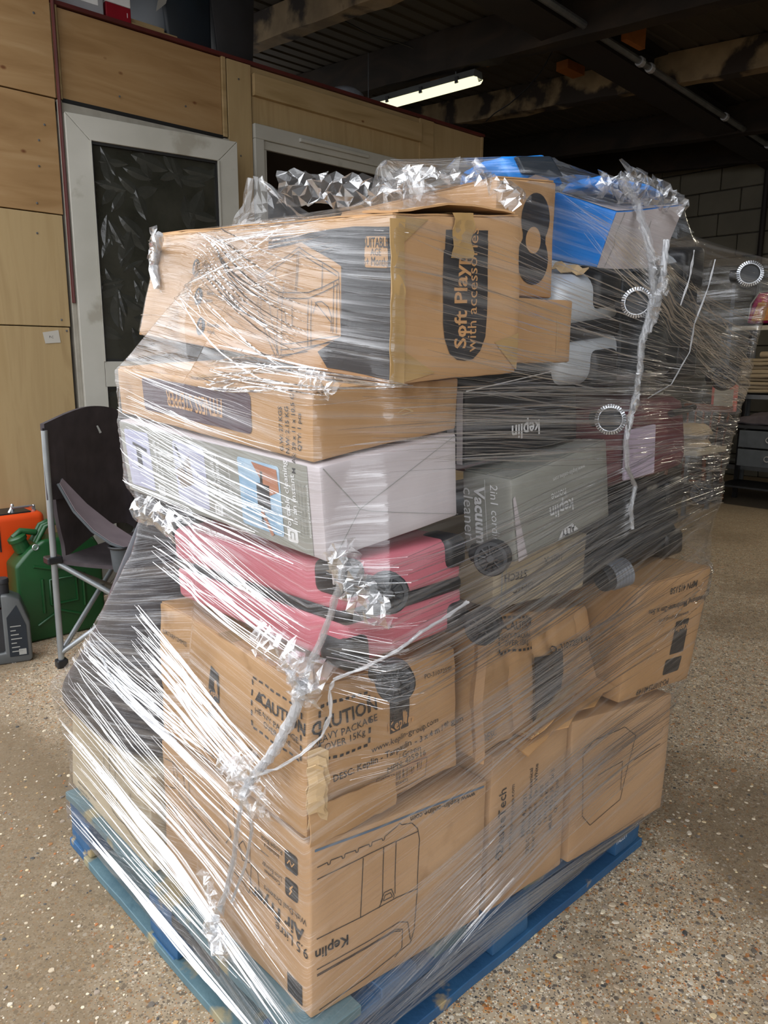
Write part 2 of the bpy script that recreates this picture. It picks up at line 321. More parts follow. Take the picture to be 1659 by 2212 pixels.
class Body:
    def __init__(s, H, amp=.002, fr=7, seed=0, crease=0):
        s.H = [Vector(p) for p in H]; s.amp = amp; s.fr = fr; s.sd = Vector((seed*3.1, seed*1.7, seed*.9)); s.crease = crease
        s.ctr = sum(s.H, Vector())/8
    def warp(s, p):
        d = noise.noise_vector(p*s.fr+s.sd)*s.amp+noise.noise_vector(p*s.fr*3+s.sd)*s.amp*.35
        if s.crease:
            k = abs(noise.noise(Vector((p.x*9, p.y*9, p.z*2.5))+s.sd)); k2 = abs(noise.noise(Vector((p.x*5, p.y*5, p.z*9))+s.sd*2))
            out = (p-s.ctr); out.z = 0; out.normalize(); d += out*(-s.crease*(max(0, .22-k)*4+max(0, .15-k2)*3))
        return p+d
    def P(s, f, a, b, off=0):
        q = [s.H[i] for i in FACES[f]]
        p = (q[0]*(1-a)+q[1]*a)*(1-b)+(q[3]*(1-a)+q[2]*a)*b
        nn = (q[1]-q[0]).cross(q[3]-q[0]).normalized()
        return s.warp(p)+nn*off
    def size(s, f):
        q = [s.H[i] for i in FACES[f]]; return ((q[1]-q[0]).length+(q[2]-q[3]).length)/2, ((q[3]-q[0]).length+(q[2]-q[1]).length)/2
    def shell(s, n=12, r=.004):
        mb = MB(); key = {}
        ts = [0]+[(i+1)/(n+1) for i in range(n)]+[1]
        L = [(s.H[1]-s.H[0]).length, (s.H[3]-s.H[0]).length, (s.H[4]-s.H[0]).length]
        def vert(a, b, c):
            k = (round(a, 5), round(b, 5), round(c, 5))
            if k in key: return key[k]
            ext = sum(1 for x in k if x in (0, 1)); aa = [a, b, c]
            if ext >= 2:
                for i in range(3):
                    if k[i] in (0, 1): aa[i] = min(max(aa[i], r*.3/L[i]), 1-r*.3/L[i]) if ext == 2 else min(max(aa[i], r*.42/L[i]), 1-r*.42/L[i])
            key[k] = len(mb.v); mb.v.append(tuple(s.warp(tri(s.H, *aa)))); return key[k]
        def axis(i):
            e = r/L[i]; return [0, e]+[e+(1-2*e)*(j+1)/n for j in range(n-1)]+[1-e, 1]
        A, B, C = axis(0), axis(1), axis(2)
        def quad(fn, U, V, flip):
            for i in range(len(U)-1):
                for j in range(len(V)-1):
                    q = [fn(U[i], V[j]), fn(U[i+1], V[j]), fn(U[i+1], V[j+1]), fn(U[i], V[j+1])]
                    mb.f.append(tuple(q[::-1] if flip else q))
        quad(lambda u, v: vert(u, 0, v), A, C, False); quad(lambda u, v: vert(u, 1, v), A, C, True)
        quad(lambda u, v: vert(0, u, v), B, C, True); quad(lambda u, v: vert(1, u, v), B, C, False)
        quad(lambda u, v: vert(u, v, 0), A, B, True); quad(lambda u, v: vert(u, v, 1), A, B, False)
        return mb
# ---- flat print on a body
_tc = {}
def text_mesh(txt, bold=0.):
    k = (txt, bold)
    if k in _tc: return _tc[k]
    c = bpy.data.curves.new('lettering', 'FONT'); c.body = txt; c.size = 1; c.align_x = 'CENTER'; c.align_y = 'CENTER'; c.offset = bold; c.resolution_u = 2
    o = bpy.data.objects.new('lettering', c); S.collection.objects.link(o)
    me = bpy.data.meshes.new_from_object(o.evaluated_get(bpy.context.evaluated_depsgraph_get()))
    V = [(v.co.x, v.co.y) for v in me.vertices]; F = [tuple(p.vertices) for p in me.polygons]
    bpy.data.objects.remove(o); bpy.data.curves.remove(c); bpy.data.meshes.remove(me)
    if V:
        ys = [v[1] for v in V]; my = (max(ys)+min(ys))/2; V = [(x, y-my) for x, y in V]
    _tc[k] = (V, F); return _tc[k]
class Print:
    def __init__(s, body): s.b = body; s.m = {}; s.lift = 0
    def mb(s, k, kind='printed_panel'):
        key = (k, kind) if kind == 'line_drawing' else (k, kind, len(s.m))
        if key not in s.m: s.m[key] = MB()
        return s.m[key]
    def text(s, f, txt, a, b, h, rot=0, k='ink', bold=0, off=.0016, sx=1, shear=0):
        off += s.lift
        V, F = text_mesh(txt, bold); w, hh = s.b.size(f); cs, sn = math.cos(math.radians(rot)), math.sin(math.radians(rot)); sc = h/.72
        out = []
        for x, y in V:
            x, y = (x+shear*y)*sc*sx, y*sc; X, Y = x*cs-y*sn, x*sn+y*cs
            out.append(s.b.P(f, a+X/w, b+Y/hh, off))
        s.mb(k, 'lettering').add(out, F); return s
    def poly(s, f, pts, k='ink', off=.0011, n=6, _l=1):
        """convex or star-shaped outline in face coordinates, filled in rings so that it follows the board"""
        off += s.lift
        ca = sum(p[0] for p in pts)/len(pts); cb = sum(p[1] for p in pts)/len(pts); P = []
        for i in range(len(pts)):
            p, q = pts[i], pts[(i+1) % len(pts)]; w, h = s.b.size(f)
            m = max(1, int(math.hypot((q[0]-p[0])*w, (q[1]-p[1])*h)/.03)); P += [(p[0]+(q[0]-p[0])*j/m, p[1]+(q[1]-p[1])*j/m) for j in range(m)]
        N = len(P); vs = [s.b.P(f, ca, cb, off)]
        for r in range(1, n+1): vs += [s.b.P(f, ca+(p[0]-ca)*r/n, cb+(p[1]-cb)*r/n, off) for p in P]
        fs = [(0, 1+i, 1+(i+1) % N) for i in range(N)]
        for r in range(1, n): fs += [(1+(r-1)*N+i, 1+r*N+i, 1+r*N+(i+1) % N, 1+(r-1)*N+(i+1) % N) for i in range(N)]
        s.mb(k).add(vs, fs); return s
    def rect(s, f, a0, a1, b0, b1, k='ink', r=0, off=.0011):
        w, h = s.b.size(f)
        if not r: return s.poly(f, [(a0,b0),(a1,b0),(a1,b1),(a0,b1)], k, off)
        ra, rb = r/w, r/h; pts = []
        for cx, cy, st in ((a1-ra, b0+rb, -90), (a1-ra, b1-rb, 0), (a0+ra, b1-rb, 90), (a0+ra, b0+rb, 180)):
            for j in range(5):
                t = math.radians(st+j*22.5); pts.append((cx+ra*math.cos(t), cy+rb*math.sin(t)))
        return s.poly(f, pts, k, off)
    def disc(s, f, a, b, r, k='ink', off=.0011, sx=1):
        w, h = s.b.size(f); return s.poly(f, [(a+r*sx*math.cos(t*math.pi/12)/w, b+r*math.sin(t*math.pi/12)/h) for t in range(24)], k, off, 3)
    def line(s, f, pts, wd=.0016, k='ink', off=.0013, close=False):
        w, h = s.b.size(f); off += s.lift
        if close: pts = list(pts)+[pts[0]]
        for p, q in zip(pts, pts[1:]):
            dx, dy = (q[0]-p[0])*w, (q[1]-p[1])*h; L = math.hypot(dx, dy)
            if L < 1e-6: continue
            nx, ny = -dy/L*wd/2/w, dx/L*wd/2/h; m = max(1, int(L/.03)); vs = []
            for j in range(m+1):
                t = j/m; a, b = p[0]+(q[0]-p[0])*t, p[1]+(q[1]-p[1])*t
                vs += [s.b.P(f, a+nx, b+ny, off), s.b.P(f, a-nx, b-ny, off)]
            s.mb(k, 'line_drawing').add(vs, [(2*j, 2*j+1, 2*j+3, 2*j+2) for j in range(m)])
        return s
    def dash(s, f, a0, a1, b0, b1, wd=.006, k='ink', n=8):
        for i in range(n):
            t0, t1 = (i+.15)/n, (i+.75)/n
            for b in (b0, b1): s.line(f, [(a0+(a1-a0)*t0, b), (a0+(a1-a0)*t1, b)], wd, k)
        for i in range(n*2//3):
            t0, t1 = (i+.15)/(n*2//3), (i+.7)/(n*2//3)
            for a in (a0, a1): s.line(f, [(a, b0+(b1-b0)*t0), (a, b0+(b1-b0)*t1)], wd, k)
        return s
    def barcode(s, f, a, b, w, h, k='ink'):
        W_, H_ = s.b.size(f); x = -w/2
        while x < w/2:
            t = random.choice((.001, .0015, .0025)); s.line(f, [(a+x/W_, b-h/2/H_), (a+x/W_, b+h/2/H_)], t, k); x += t+random.choice((.0015, .002, .003))
        return s
    def done(s, parent, names=None):
        for key, mb in s.m.items():
            k = key[0]; o = mb.build((names or {}).get(k) or key[1], M[k], parent)
            if key[1] == 'line_drawing': o['kind'] = 'stuff'
def carton(key, name, label, mt, amp=.0022, crease=0, flaps='T', seam='a', tape=True, n=12, group=None, cat='box', tapemat='tape', seed=None):
    H = BOX[key]; b = Body(H, amp, 7, seed if seed is not None else len(key)+ord(key[0]), crease)
    base = sum((Vector(H[i]) for i in range(4)), Vector())/4
    t = thing(name, label, cat, base, group)
    b.shell(n).build('body', M[mt], t, smooth=40)
    if flaps:
        for f in flaps:
            w, h = b.size(f); e = .004
            for q in (0, 1):
                if seam == 'a': a0, a1, b0, b1 = .004/w, 1-.004/w, (.003/h, .5-e/h/2)[0] if q == 0 else .5+e/h/2, (.5-e/h/2) if q == 0 else 1-.003/h
                else: b0, b1, a0, a1 = .004/h, 1-.004/h, .003/w if q == 0 else .5+e/w/2, (.5-e/w/2) if q == 0 else 1-.003/w
                g = [[b.P(f, a0+(a1-a0)*i/6, b0+(b1-b0)*j/6, .0006) for j in range(7)] for i in range(7)]
                MB().slab(g, .0024).build('flap', M[mt], t, smooth=40)
            if tape:
                g = []
                for i in range(9):
                    u = i/8
                    if seam == 'a': g.append([b.P(f, u, .5+s_*.024/h, .0042) for s_ in (-1, -.3, .3, 1)])
                    else: g.append([b.P(f, .5-s_*.024/w, u, .0042) for s_ in (-1, -.3, .3, 1)])
                MB().slab(g, .0003).build('packing_tape', M[tapemat], t, smooth=40)
    return t, b, Print(b)
BOX = {
'A': [(0.04, 0.034, 0.155), (0.434, -0.004, 0.155), (0.46, 0.5, 0.155), (0.043, 0.545, 0.155), (0.046, 0.036, 0.478), (0.44, -0.004, 0.452), (0.465, 0.5, 0.45), (0.047, 0.545, 0.462)],
'K': [(0.015, 0.557, 0.155), (0.416, 0.552, 0.155), (0.427, 1.03, 0.155), (0.026, 1.03, 0.155), (0.023, 0.557, 0.383), (0.422, 0.552, 0.374), (0.437, 1.03, 0.377), (0.039, 1.02, 0.386)],
'B': [(0.446, -0.006, 0.157), (0.69, -0.019, 0.156), (0.71, 0.95, 0.156), (0.468, 0.95, 0.157), (0.45, -0.008, 0.498), (0.693, -0.016, 0.494), (0.712, 0.95, 0.495), (0.472, 0.95, 0.498)],
'C': [(0.7, -0.031, 0.158), (1.057, -0.065, 0.156), (1.075, 0.95, 0.156), (0.725, 0.95, 0.157), (0.704, -0.02, 0.49), (1.072, -0.06, 0.452), (1.1, 0.95, 0.452), (0.732, 0.95, 0.486)],
'L': [(0.042, 0.04, 0.486), (0.393, 0.029, 0.486), (0.399, 0.537, 0.486), (0.051, 0.546, 0.486), (0.045, 0.035, 0.744), (0.384, 0.031, 0.724), (0.399, 0.536, 0.744), (0.056, 0.543, 0.762)],
'M': [(0.404, 0.005, 0.505), (0.845, -0.001, 0.506), (0.845, 0.502, 0.5), (0.404, 0.501, 0.5), (0.424, 0.025, 0.775), (0.84, 0.04, 0.705), (0.845, 0.534, 0.7), (0.41, 0.522, 0.75)],
'N': [(0.854, -0.041, 0.492), (1.146, -0.062, 0.47), (1.178, 0.438, 0.492), (0.888, 0.457, 0.5), (0.866, -0.064, 0.762), (1.166, -0.088, 0.756), (1.197, 0.412, 0.757), (0.901, 0.434, 0.762)],
'S': [(0.078, -0.02, 0.784), (0.354, -0.011, 0.785), (0.344, 0.483, 0.785), (0.066, 0.477, 0.785), (0.074, -0.01, 0.945), (0.351, -0.003, 0.947), (0.338, 0.486, 0.938), (0.059, 0.479, 0.925)],
'V': [(0.052, -0.005, 0.955), (0.341, 0.0, 0.984), (0.337, 0.624, 1.009), (0.046, 0.621, 0.982), (0.038, -0.01, 1.095), (0.328, -0.004, 1.124), (0.324, 0.619, 1.148), (0.031, 0.618, 1.125)],
'P': [(0.037, 0.007, 1.1), (0.34, 0.007, 1.131), (0.351, 0.638, 1.154), (0.048, 0.643, 1.134), (0.034, 0.003, 1.197), (0.336, -0.0, 1.213), (0.346, 0.633, 1.241), (0.042, 0.639, 1.224)],
'Q': [(0.169, -0.02, 1.206), (0.427, -0.044, 1.223), (0.507, 0.887, 1.306), (0.232, 0.93, 1.3), (0.151, -0.035, 1.44), (0.411, -0.059, 1.465), (0.505, 0.856, 1.541), (0.265, 0.864, 1.525)],
'Q2': [(0.435, 0.019, 1.354), (0.604, 0.013, 1.355), (0.618, 0.513, 1.37), (0.515, 0.52, 1.365), (0.43, 0.01, 1.536), (0.597, 0.01, 1.554), (0.612, 0.509, 1.566), (0.512, 0.512, 1.554)],
'J': [(0.438, -0.028, 1.238), (0.619, -0.024, 1.24), (0.617, 0.376, 1.24), (0.455, 0.373, 1.24), (0.434, -0.026, 1.346), (0.616, -0.024, 1.35), (0.615, 0.376, 1.349), (0.452, 0.375, 1.346)],
'U': [(0.457, -0.04, 0.887), (0.798, -0.021, 0.922), (0.791, 0.092, 0.919), (0.45, 0.073, 0.886), (0.439, -0.036, 1.039), (0.779, -0.014, 1.084), (0.775, 0.095, 1.077), (0.436, 0.075, 1.043)],
'T': [(0.392, 0.031, 1.06), (0.745, 0.034, 1.085), (0.739, 0.435, 1.087), (0.387, 0.43, 1.06), (0.382, 0.025, 1.191), (0.733, 0.038, 1.235), (0.728, 0.436, 1.235), (0.376, 0.426, 1.197)],
'W': [(0.709, -0.013, 1.416), (0.904, -0.034, 1.43), (0.931, 0.098, 1.44), (0.736, 0.118, 1.445), (0.713, -0.042, 1.515), (0.927, -0.067, 1.551), (0.934, 0.077, 1.564), (0.728, 0.106, 1.571)],
'X': [(0.45, 0.004, 0.79), (0.723, -0.015, 0.781), (0.741, 0.286, 0.785), (0.467, 0.303, 0.79), (0.455, 0.01, 0.886), (0.732, -0.011, 0.896), (0.751, 0.288, 0.896), (0.474, 0.307, 0.89)],
}
# ================================================================ SETTING
def struct(name, mb, mt, **k): return tag(mb.build(name, mt, base=0, **k), kind='structure')
# floor: exposed aggregate concrete
m, n, l, o = nm('exposed_aggregate'); b = n.new('ShaderNodeBsdfPrincipled'); l.new(b.outputs[0], o.inputs[0]); b.inputs['Roughness'].default_value = .75; b.inputs['Specular IOR Level'].default_value = .3
tc = n.new('ShaderNodeTexCoord')
def vor(sc, rnd=1.):
    v = n.new('ShaderNodeTexVoronoi'); v.inputs['Scale'].default_value = sc; v.inputs['Randomness'].default_value = rnd; l.new(tc.outputs['Object'], v.inputs['Vector']); return v
def nz(sc, det=6):
    v = n.new('ShaderNodeTexNoise'); v.inputs['Scale'].default_value = sc; v.inputs['Detail'].default_value = det; l.new(tc.outputs['Object'], v.inputs['Vector']); return v
def mixc(f, a, c):
    x = n.new('ShaderNodeMix'); x.data_type = 'RGBA'
    if isinstance(f, float): x.inputs[0].default_value = f
    else: l.new(f, x.inputs[0])
    for i, q in ((6, a), (7, c)):
        if isinstance(q, str): x.inputs[i].default_value = lin(q)
        else: l.new(q, x.inputs[i])
    return x.outputs[2]
g = nz(26); gr = ramp(n, [(.3, '8f8069'), (.5, 'a6957d'), (.7, 'b9a88f')]); l.new(g.outputs[0], gr.inputs[0]); col = gr.outputs[0]
hts = []
for sc, thr in ((130, .38), (62, .33), (240, .42)):
    v = vor(sc); sep = n.new('ShaderNodeSeparateColor'); l.new(v.outputs['Color'], sep.inputs[0])
    pc = ramp(n, [(0, '5d554c'), (.18, '93653b'), (.3, 'd5c7ad'), (.45, '6e655c'), (.55, 'b58f60'), (.68, 'cfc4b2'), (.8, '4a4845'), (.9, 'b5713f'), (.97, 'e0d8c8')], 'CONSTANT'); l.new(sep.outputs[0], pc.inputs[0])
    on = math_n(n, l, 'MULTIPLY', math_n(n, l, 'LESS_THAN', v.outputs['Distance'], thr), math_n(n, l, 'GREATER_THAN', sep.outputs[1], .35))
    col = mixc(on, col, pc.outputs[0]); hts.append(on)
dn = nz(1.1, 8); dr = ramp(n, [(.50, 0.), (.64, .75)]); l.new(dn.outputs[0], dr.inputs[0]); col = mixc(dr.outputs[0], col, '6b5a45')
# worn earth towards the left of the doorway and dark tramped concrete indoors
sp = n.new('ShaderNodeSeparateXYZ'); l.new(tc.outputs['Object'], sp.inputs[0])
e1 = math_n(n, l, 'SUBTRACT', math_n(n, l, 'MULTIPLY', dn.outputs[0], 1.2), math_n(n, l, 'MULTIPLY', sp.outputs['X'], 1.1)); e1 = math_n(n, l, 'ADD', e1, math_n(n, l, 'MULTIPLY', sp.outputs['Y'], .12))
er = ramp(n, [(.30, 0.), (.75, .85)]); l.new(e1, er.inputs[0]); col = mixc(er.outputs[0], col, '665640')
ir = ramp(n, [(.0, 0.), (1., .85)]); l.new(math_n(n, l, 'MULTIPLY', math_n(n, l, 'SUBTRACT', sp.outputs['X'], 3.0), .3), ir.inputs[0]); col = mixc(ir.outputs[0], col, '6e6250')
l.new(col, b.inputs['Base Color'])
hh = math_n(n, l, 'ADD', math_n(n, l, 'MULTIPLY', hts[1], .5), math_n(n, l, 'ADD', math_n(n, l, 'MULTIPLY', hts[0], .35), g.outputs[0]))
bp = n.new('ShaderNodeBump'); bp.inputs['Strength'].default_value = .7; bp.inputs['Distance'].default_value = .003; l.new(hh, bp.inputs['Height']); l.new(bp.outputs[0], b.inputs['Normal']); M['floor'] = m
floor = struct('floor', MB().box(-9, 8.2, -5.5, 6, -.05, 0), M['floor'])
# stones standing proud of the concrete, counted by nobody
m, n, l, o = nm('pebble_mix'); b = n.new('ShaderNodeBsdfPrincipled'); l.new(b.outputs[0], o.inputs[0]); b.inputs['Roughness'].default_value = .5
at = n.new('ShaderNodeAttribute'); at.attribute_name = 'stone'; l.new(at.outputs['Color'], b.inputs['Base Color']); M['stone'] = m
def stones():
    pal = [lin(c)[:3] for c in ('5d554c','8a6038','cbbda3','6e655c','a98a60','bdb2a0','403f3d','9c6238','bcb2a0','94826a','b0a088','a3917a','8e8070','c7b48f')]
    N = 20000; V = []; F = []; Cc = []; k = 0
    while k < N:
        r = .3+2.9*(random.random()**1.25); a = math.radians(random.uniform(-35, 128)); x, y = -.6127+r*math.cos(a), -.8396+r*math.sin(a)
        if -.0 < x < 1.1 and 0 < y < 1.0: continue
        k += 1; s = random.uniform(.0022, .0065)*(1.6 if random.random() < .15 else 1)*(1 if x > .4 or y < -.2 else .8); el = random.uniform(.55, 1); th = random.random()*3.14; h = s*random.uniform(.2, .45); b0 = len(V)
        jit = [random.uniform(.75, 1.1) for _ in range(7)]
        for rr, zz in ((1., -.001), (.8, h*.75)):
            for i in range(7):
                p = i*2*math.pi/7; X, Y = s*rr*jit[i]*math.cos(p), s*rr*jit[i]*el*math.sin(p); V.append((x+X*math.cos(th)-Y*math.sin(th), y+X*math.sin(th)+Y*math.cos(th), zz))
        V.append((x, y, h)); c = random.choice(pal); Cc += [c]*15
        for i in range(7):
            j = (i+1) % 7; F += [(b0+i, b0+j, b0+7+j, b0+7+i), (b0+7+i, b0+7+j, b0+14)]
    mb = MB(); mb.v = V; mb.f = F; ob = mb.build('aggregate_stones', M['stone'], floor, smooth=50, kind='stuff')
    ca = ob.data.color_attributes.new('stone', 'FLOAT_COLOR', 'POINT'); ca.data.foreach_set('color', [q for c in Cc for q in (*c, 1)])
stones()
YW = 2.932
# plywood room on the left
wl_ = struct('wall_left', MB().box(.2, .84, YW+.02, YW+.1, 0, 2.86).box(1.9, 3.81, YW+.02, YW+.1, 0, 1.1).box(.84, 3.81, YW+.03, YW+.1, 2.42, 2.78).box(3.78, 3.84, YW+.1, 5.9, 0, 2.78).box(.84, 3.84, YW+.1, 5.9, 2.76, 2.79).box(1.74, 1.90, YW+.03, YW+.1, 0, 2.5).box(3.25, 3.81, YW+.03, YW+.1, 0, 2.5), M['ply2'])
def panel(x0, x1, z0, z1, mt, d=.018, y=YW, name='plywood_panel'):
    return MB().box(x0, x1, y, y+d, z0, z1).build(name, M[mt], wl_, bevel=.002)
for x0, x1, z0, z1, mt in ((.2,.842,2.394,3.05,'ply'), (.2,.835,1.895,2.388,'ply'), (.2,.830,1.39,1.89,'ply2'), (.2,.825,.0,1.385,'ply2')):
    panel(x0, x1, z0, z1, mt, y=YW-.03, d=.045)
panel(.885, 1.72, 2.405, 2.785, 'ply'); panel(1.722, 1.745, 2.40, 2.79, 'pine', .03, YW-.012, 'edge_trim')
panel(1.752, 1.90, 0, 2.787, 'ply2', .03, YW-.012, 'pine_post'); panel(.848, .88, 2.4, 2.84, 'pine', .03, YW-.012, 'edge_trim')
panel(1.91, 3.20, 2.64, 2.75, 'pine', .045, YW-.03, 'pine_rail'); panel(1.91, 3.20, 2.50, 2.70, 'ply2'); panel(1.905, 3.3, 2.745, 2.787, 'pine', .02, YW, 'pine_rail')
panel(3.20, 3.33, .0, 2.787, 'pine', .03, YW-.012, 'pine_post'); panel(3.335, 3.82, 0, 2.787, 'ply2'); panel(3.82, 3.84, 0, 2.787, 'pine', .04, YW-.012, 'edge_trim')
panel(1.905, 3.2, 0, 1.15, 'ply2')
MB().box(.845, 3.845, YW-.018, YW+.05, 2.789, 2.806).build('red_brown_capping', M['redbrown'], wl_)
MB().tube([(.853, YW-.035, z) for z in np.linspace(2.86, 1.5, 9)], .008, 6).build('red_brown_strip', M['redbrown'], wl_)
for (x, z) in ((.742,2.09),(.75,2.2),(.78,2.27),(.71,1.80),(.72,1.93),(.79,1.42),(1.82,2.7),(1.82,2.32),(1.80,1.9),(.81,1.37),(.77,2.72),(1.15,2.47),(1.5,2.5)):
    MB().lathe((x, YW-.031 if x < .84 else YW-.015, z), (0,-1,0), [(.005, 0), (.005, .0015), (.002, .002)], 8).build('screw_head', M['steel'], wl_)
for dx, dz, s in ((0,0,1),):
    P_ = [px(92,718,1,YW-.032), px(126,713,1,YW-.032), px(131,740,1,YW-.032), px(98,742,1,YW-.032)]
lb = MB().prism(P_[::-1], (0, -.0008, 0)).build('paper_label', mat('label_paper', 'b9b5ab', rough=.6), base=1); tag(lb, 'small tilted paper label stuck on the bottom left plywood panel', 'label')
Vt, Ft = text_mesh('P-C')
lc = px(111, 728, 1, YW-.0335); MB().add([(lc.x+x*.013, YW-.0335, lc.z+y*.016) for x, y in Vt], [f[::1] for f in Ft]).build('black_print', M['ink'], lb)
# door standing slightly open
hx, hy = .868, 2.905; ang = math.atan2(2.785-hy, 1.684-.868)
def dr(mb_pts): return [(hx+x*math.cos(ang)-y*math.sin(ang), hy+x*math.sin(ang)+y*math.cos(ang), z) for x, y, z in mb_pts]
def dbox(mb, x0, x1, y0, y1, z0, z1): return mb.hexa(dr([(x0,y0,z0),(x1,y0,z0),(x1,y1,z0),(x0,y1,z0),(x0,y0,z1),(x1,y0,z1),(x1,y1,z1),(x0,y1,z1)]))
door = tag(bpy.data.objects.new('door_1', None), kind='structure'); S.collection.objects.link(door); door.location = (hx, hy, 0)
DW = .84; F_ = .105; top = 2.337
def mitre(x0, x1, z0, z1, w, y0, y1, nm_, mt, sides='LRTB'):
    q = {'L': [(x0,z0),(x0+w,z0+w),(x0+w,z1-w),(x0,z1)], 'R': [(x1,z0),(x1,z1),(x1-w,z1-w),(x1-w,z0+w)], 'T': [(x0,z1),(x0+w,z1-w),(x1-w,z1-w),(x1,z1)], 'B': [(x0,z0),(x1,z0),(x1-w,z0+w),(x0+w,z0+w)]}
    for s_ in sides:
        p = q[s_]; cx = sum(a for a, _ in p)/4; cz = sum(c for _, c in p)/4; p = [(cx+(a-cx)*.998, cz+(c-cz)*.9995) for a, c in p]
        mb = MB().hexa(dr([(a, y0, c) for a, c in p]+[(a, y1, c) for a, c in p]))
        mb.build(nm_, M[mt], door, bevel=.003)
mitre(0, DW, .05, top, F_, -.03, .03, 'door_frame_rail', 'upvc')
dbox(MB(), F_, DW-F_, -.028, .028, 1.105, 1.228).build('door_mid_rail', M['upvc'], door, bevel=.003)
for z0, z1 in ((1.228, top-F_), (.155, 1.105)):
    gk = MB()
    for x0, x1, a, c in ((F_, F_+.012, z0, z1), (DW-F_-.012, DW-F_, z0, z1), (F_, DW-F_, z0, z0+.012), (F_, DW-F_, z1-.012, z1)): dbox(gk, x0, x1, -.02, .02, a, c)
    gk.build('gasket', M['gasket'], door)
    bd = MB()
    for x0, x1, a, c in ((F_-.001, F_+.004, z0, z1), (DW-F_-.004, DW-F_+.001, z0, z1)): dbox(bd, x0, x1, -.036, -.02, a, c)
    bd.build('glazing_bead', M['upvc'], door)
    dbox(MB(), F_+.01, DW-F_-.01, -.004, .004, z0+.01, z1-.01).build('obscure_glass_pane', M['glassdark'], door)
    lf = MB(); nlf = 75 if z1 > 2 else 34
    for _ in range(nlf):
        cx, cz = random.uniform(F_+.03, DW-F_-.03), random.uniform(z0+.03, z1-.03); L = random.uniform(.09, .15); wd_ = L*random.uniform(.3, .5); a = random.random()*6.28; tl_ = random.uniform(.0015, .0035)
        K = 6; vs = []
        for i in range(K+1):
            t = i/K; ww = wd_*math.sin(math.pi*min(1, t*1.02))**.8; 
            for sgn, yy in ((-1, -.0045), (0, -.0045-tl_), (1, -.0045)):
                X, Z = (t-.5)*L*1.3, sgn*ww*.55; x_, z_ = cx+X*math.cos(a)-Z*math.sin(a), cz+X*math.sin(a)+Z*math.cos(a)
                vs.append((min(max(x_, F_+.013), DW-F_-.013), yy, min(max(z_, z0+.013), z1-.013)))
        lf.add(dr(vs), [(i*3+j, i*3+j+1, i*3+j+4, i*3+j+3) for i in range(K) for j in (0, 1)])
    lf.build('embossed_leaf_pattern', M['leaf'], door, kind='stuff')
fr_ = MB().box(.845, .868, YW-.03, YW+.06, 0, 2.39).box(.845, 1.745, YW-.02, YW+.06, 2.34, 2.385).box(1.715, 1.75, YW-.02, YW+.06, 0, 2.39)
trim1 = struct('trim_1', fr_, M['dusty'], bevel=.003)
struct('door_gap_shade', MB().box(.86, 1.745, YW-.002, YW+.02, 2.386, 2.408), M['gasket'])  # black strip standing in for the shaded gap above the door head
struct('wall_back', MB().box(.86, 3.78, YW+.45, YW+.5, 0, 2.7), M['wallp'])
# window beside the door
win = tag(bpy.data.objects.new('window_1', None), kind='structure'); S.collection.objects.link(win); win.location = (1.905, YW, 1.15)
for x0, x1, z0, z1 in ((1.905, 3.2, 2.425, 2.5), (1.905, 3.2, 1.15, 1.22), (1.905, 1.965, 1.22, 2.425), (3.14, 3.2, 1.22, 2.425)):
    MB().box(x0, x1, YW-.03, YW+.03, z0, z1).build('window_frame', M['upvc'], win, bevel=.004)
for x0, x1, z0, z1 in ((1.965, 3.14, 2.38, 2.425), (1.965, 3.14, 1.22, 1.26), (1.965, 1.99, 1.26, 2.38), (3.115, 3.14, 1.26, 2.38)):
    MB().box(x0, x1, YW-.015, YW+.02, z0, z1).build('window_bead', M['upvc'], win, bevel=.004)
MB().box(1.99, 3.115, YW+.0, YW+.008, 1.26, 2.38).build('glass_pane', M['windark'], win)
MB().box(2.2, 2.72, YW-.05, YW-.03, 2.455, 2.475).build('trickle_vent', M['upvc'], win, bevel=.004)
# roof: sloping sheets on timber joists with a steel beam
def rz(y): return 3.52-(4.1-y)*.075
rib = MB()
YS = (-5.5, 6.0)
xs = np.arange(.2, 8.2, .001)
def sheet(x0, x1, name):
    mb = MB(); w = .9; 
    return mb
roof = tag(bpy.data.objects.new('ceiling', None), kind='structure'); S.collection.objects.link(roof); roof.location = (0, 0, 3.4)
y = -5.5
while y < 6:
    y1 = min(y+.98, 6); g = []
    # trapezoidal ribs run away from the doorway (along x)
    prof = []; yy = y
    while yy < y1-1e-6:
        prof += [(yy, 0), (yy+.095, 0), (yy+.105, .010), (yy+.13, .010), (yy+.14, 0)]; yy += .14
    prof.append((y1, 0))
    g = [[(x, p, rz(p)+.02+h) for p, h in prof] for x in (.12, 8.2)]
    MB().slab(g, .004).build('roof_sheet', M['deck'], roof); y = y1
for x, dz, mt in ((.35,0,'oldwood'),(1.5,0,'oldwood'),(2.6,0,'oldwood'),(3.6,-.04,'darkwood'),(4.9,-.02,'oldwood'),(6.35,-.03,'darkwood'),(7.5,-.03,'darkwood')):
    mb = MB(); N = 60; H_ = .17 if mt == 'oldwood' else .2; g = []
    for i in range(N+1):
        yy = -5.4+i*11.3/N; r = [noise.noise(Vector((x*3, yy*5, k*9)))*.012 for k in range(4)]
        g.append([(x-.0+r[0], yy, rz(yy)+.015), (x+r[1], yy, rz(yy)-H_+dz+r[2]), (x+.12+r[2], yy, rz(yy)-H_+dz+r[3]), (x+.12, yy, rz(yy)+.015)])
    for i in range(N): mb.hexa([g[i][1], g[i][2], g[i+1][2], g[i+1][1], g[i][0], g[i][3], g[i+1][3], g[i+1][0]])
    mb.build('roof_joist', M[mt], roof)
bz = lambda x: 3.1
def bm_(x, dy): return 2.197+(x-2.5)*.073+dy
ib = MB()
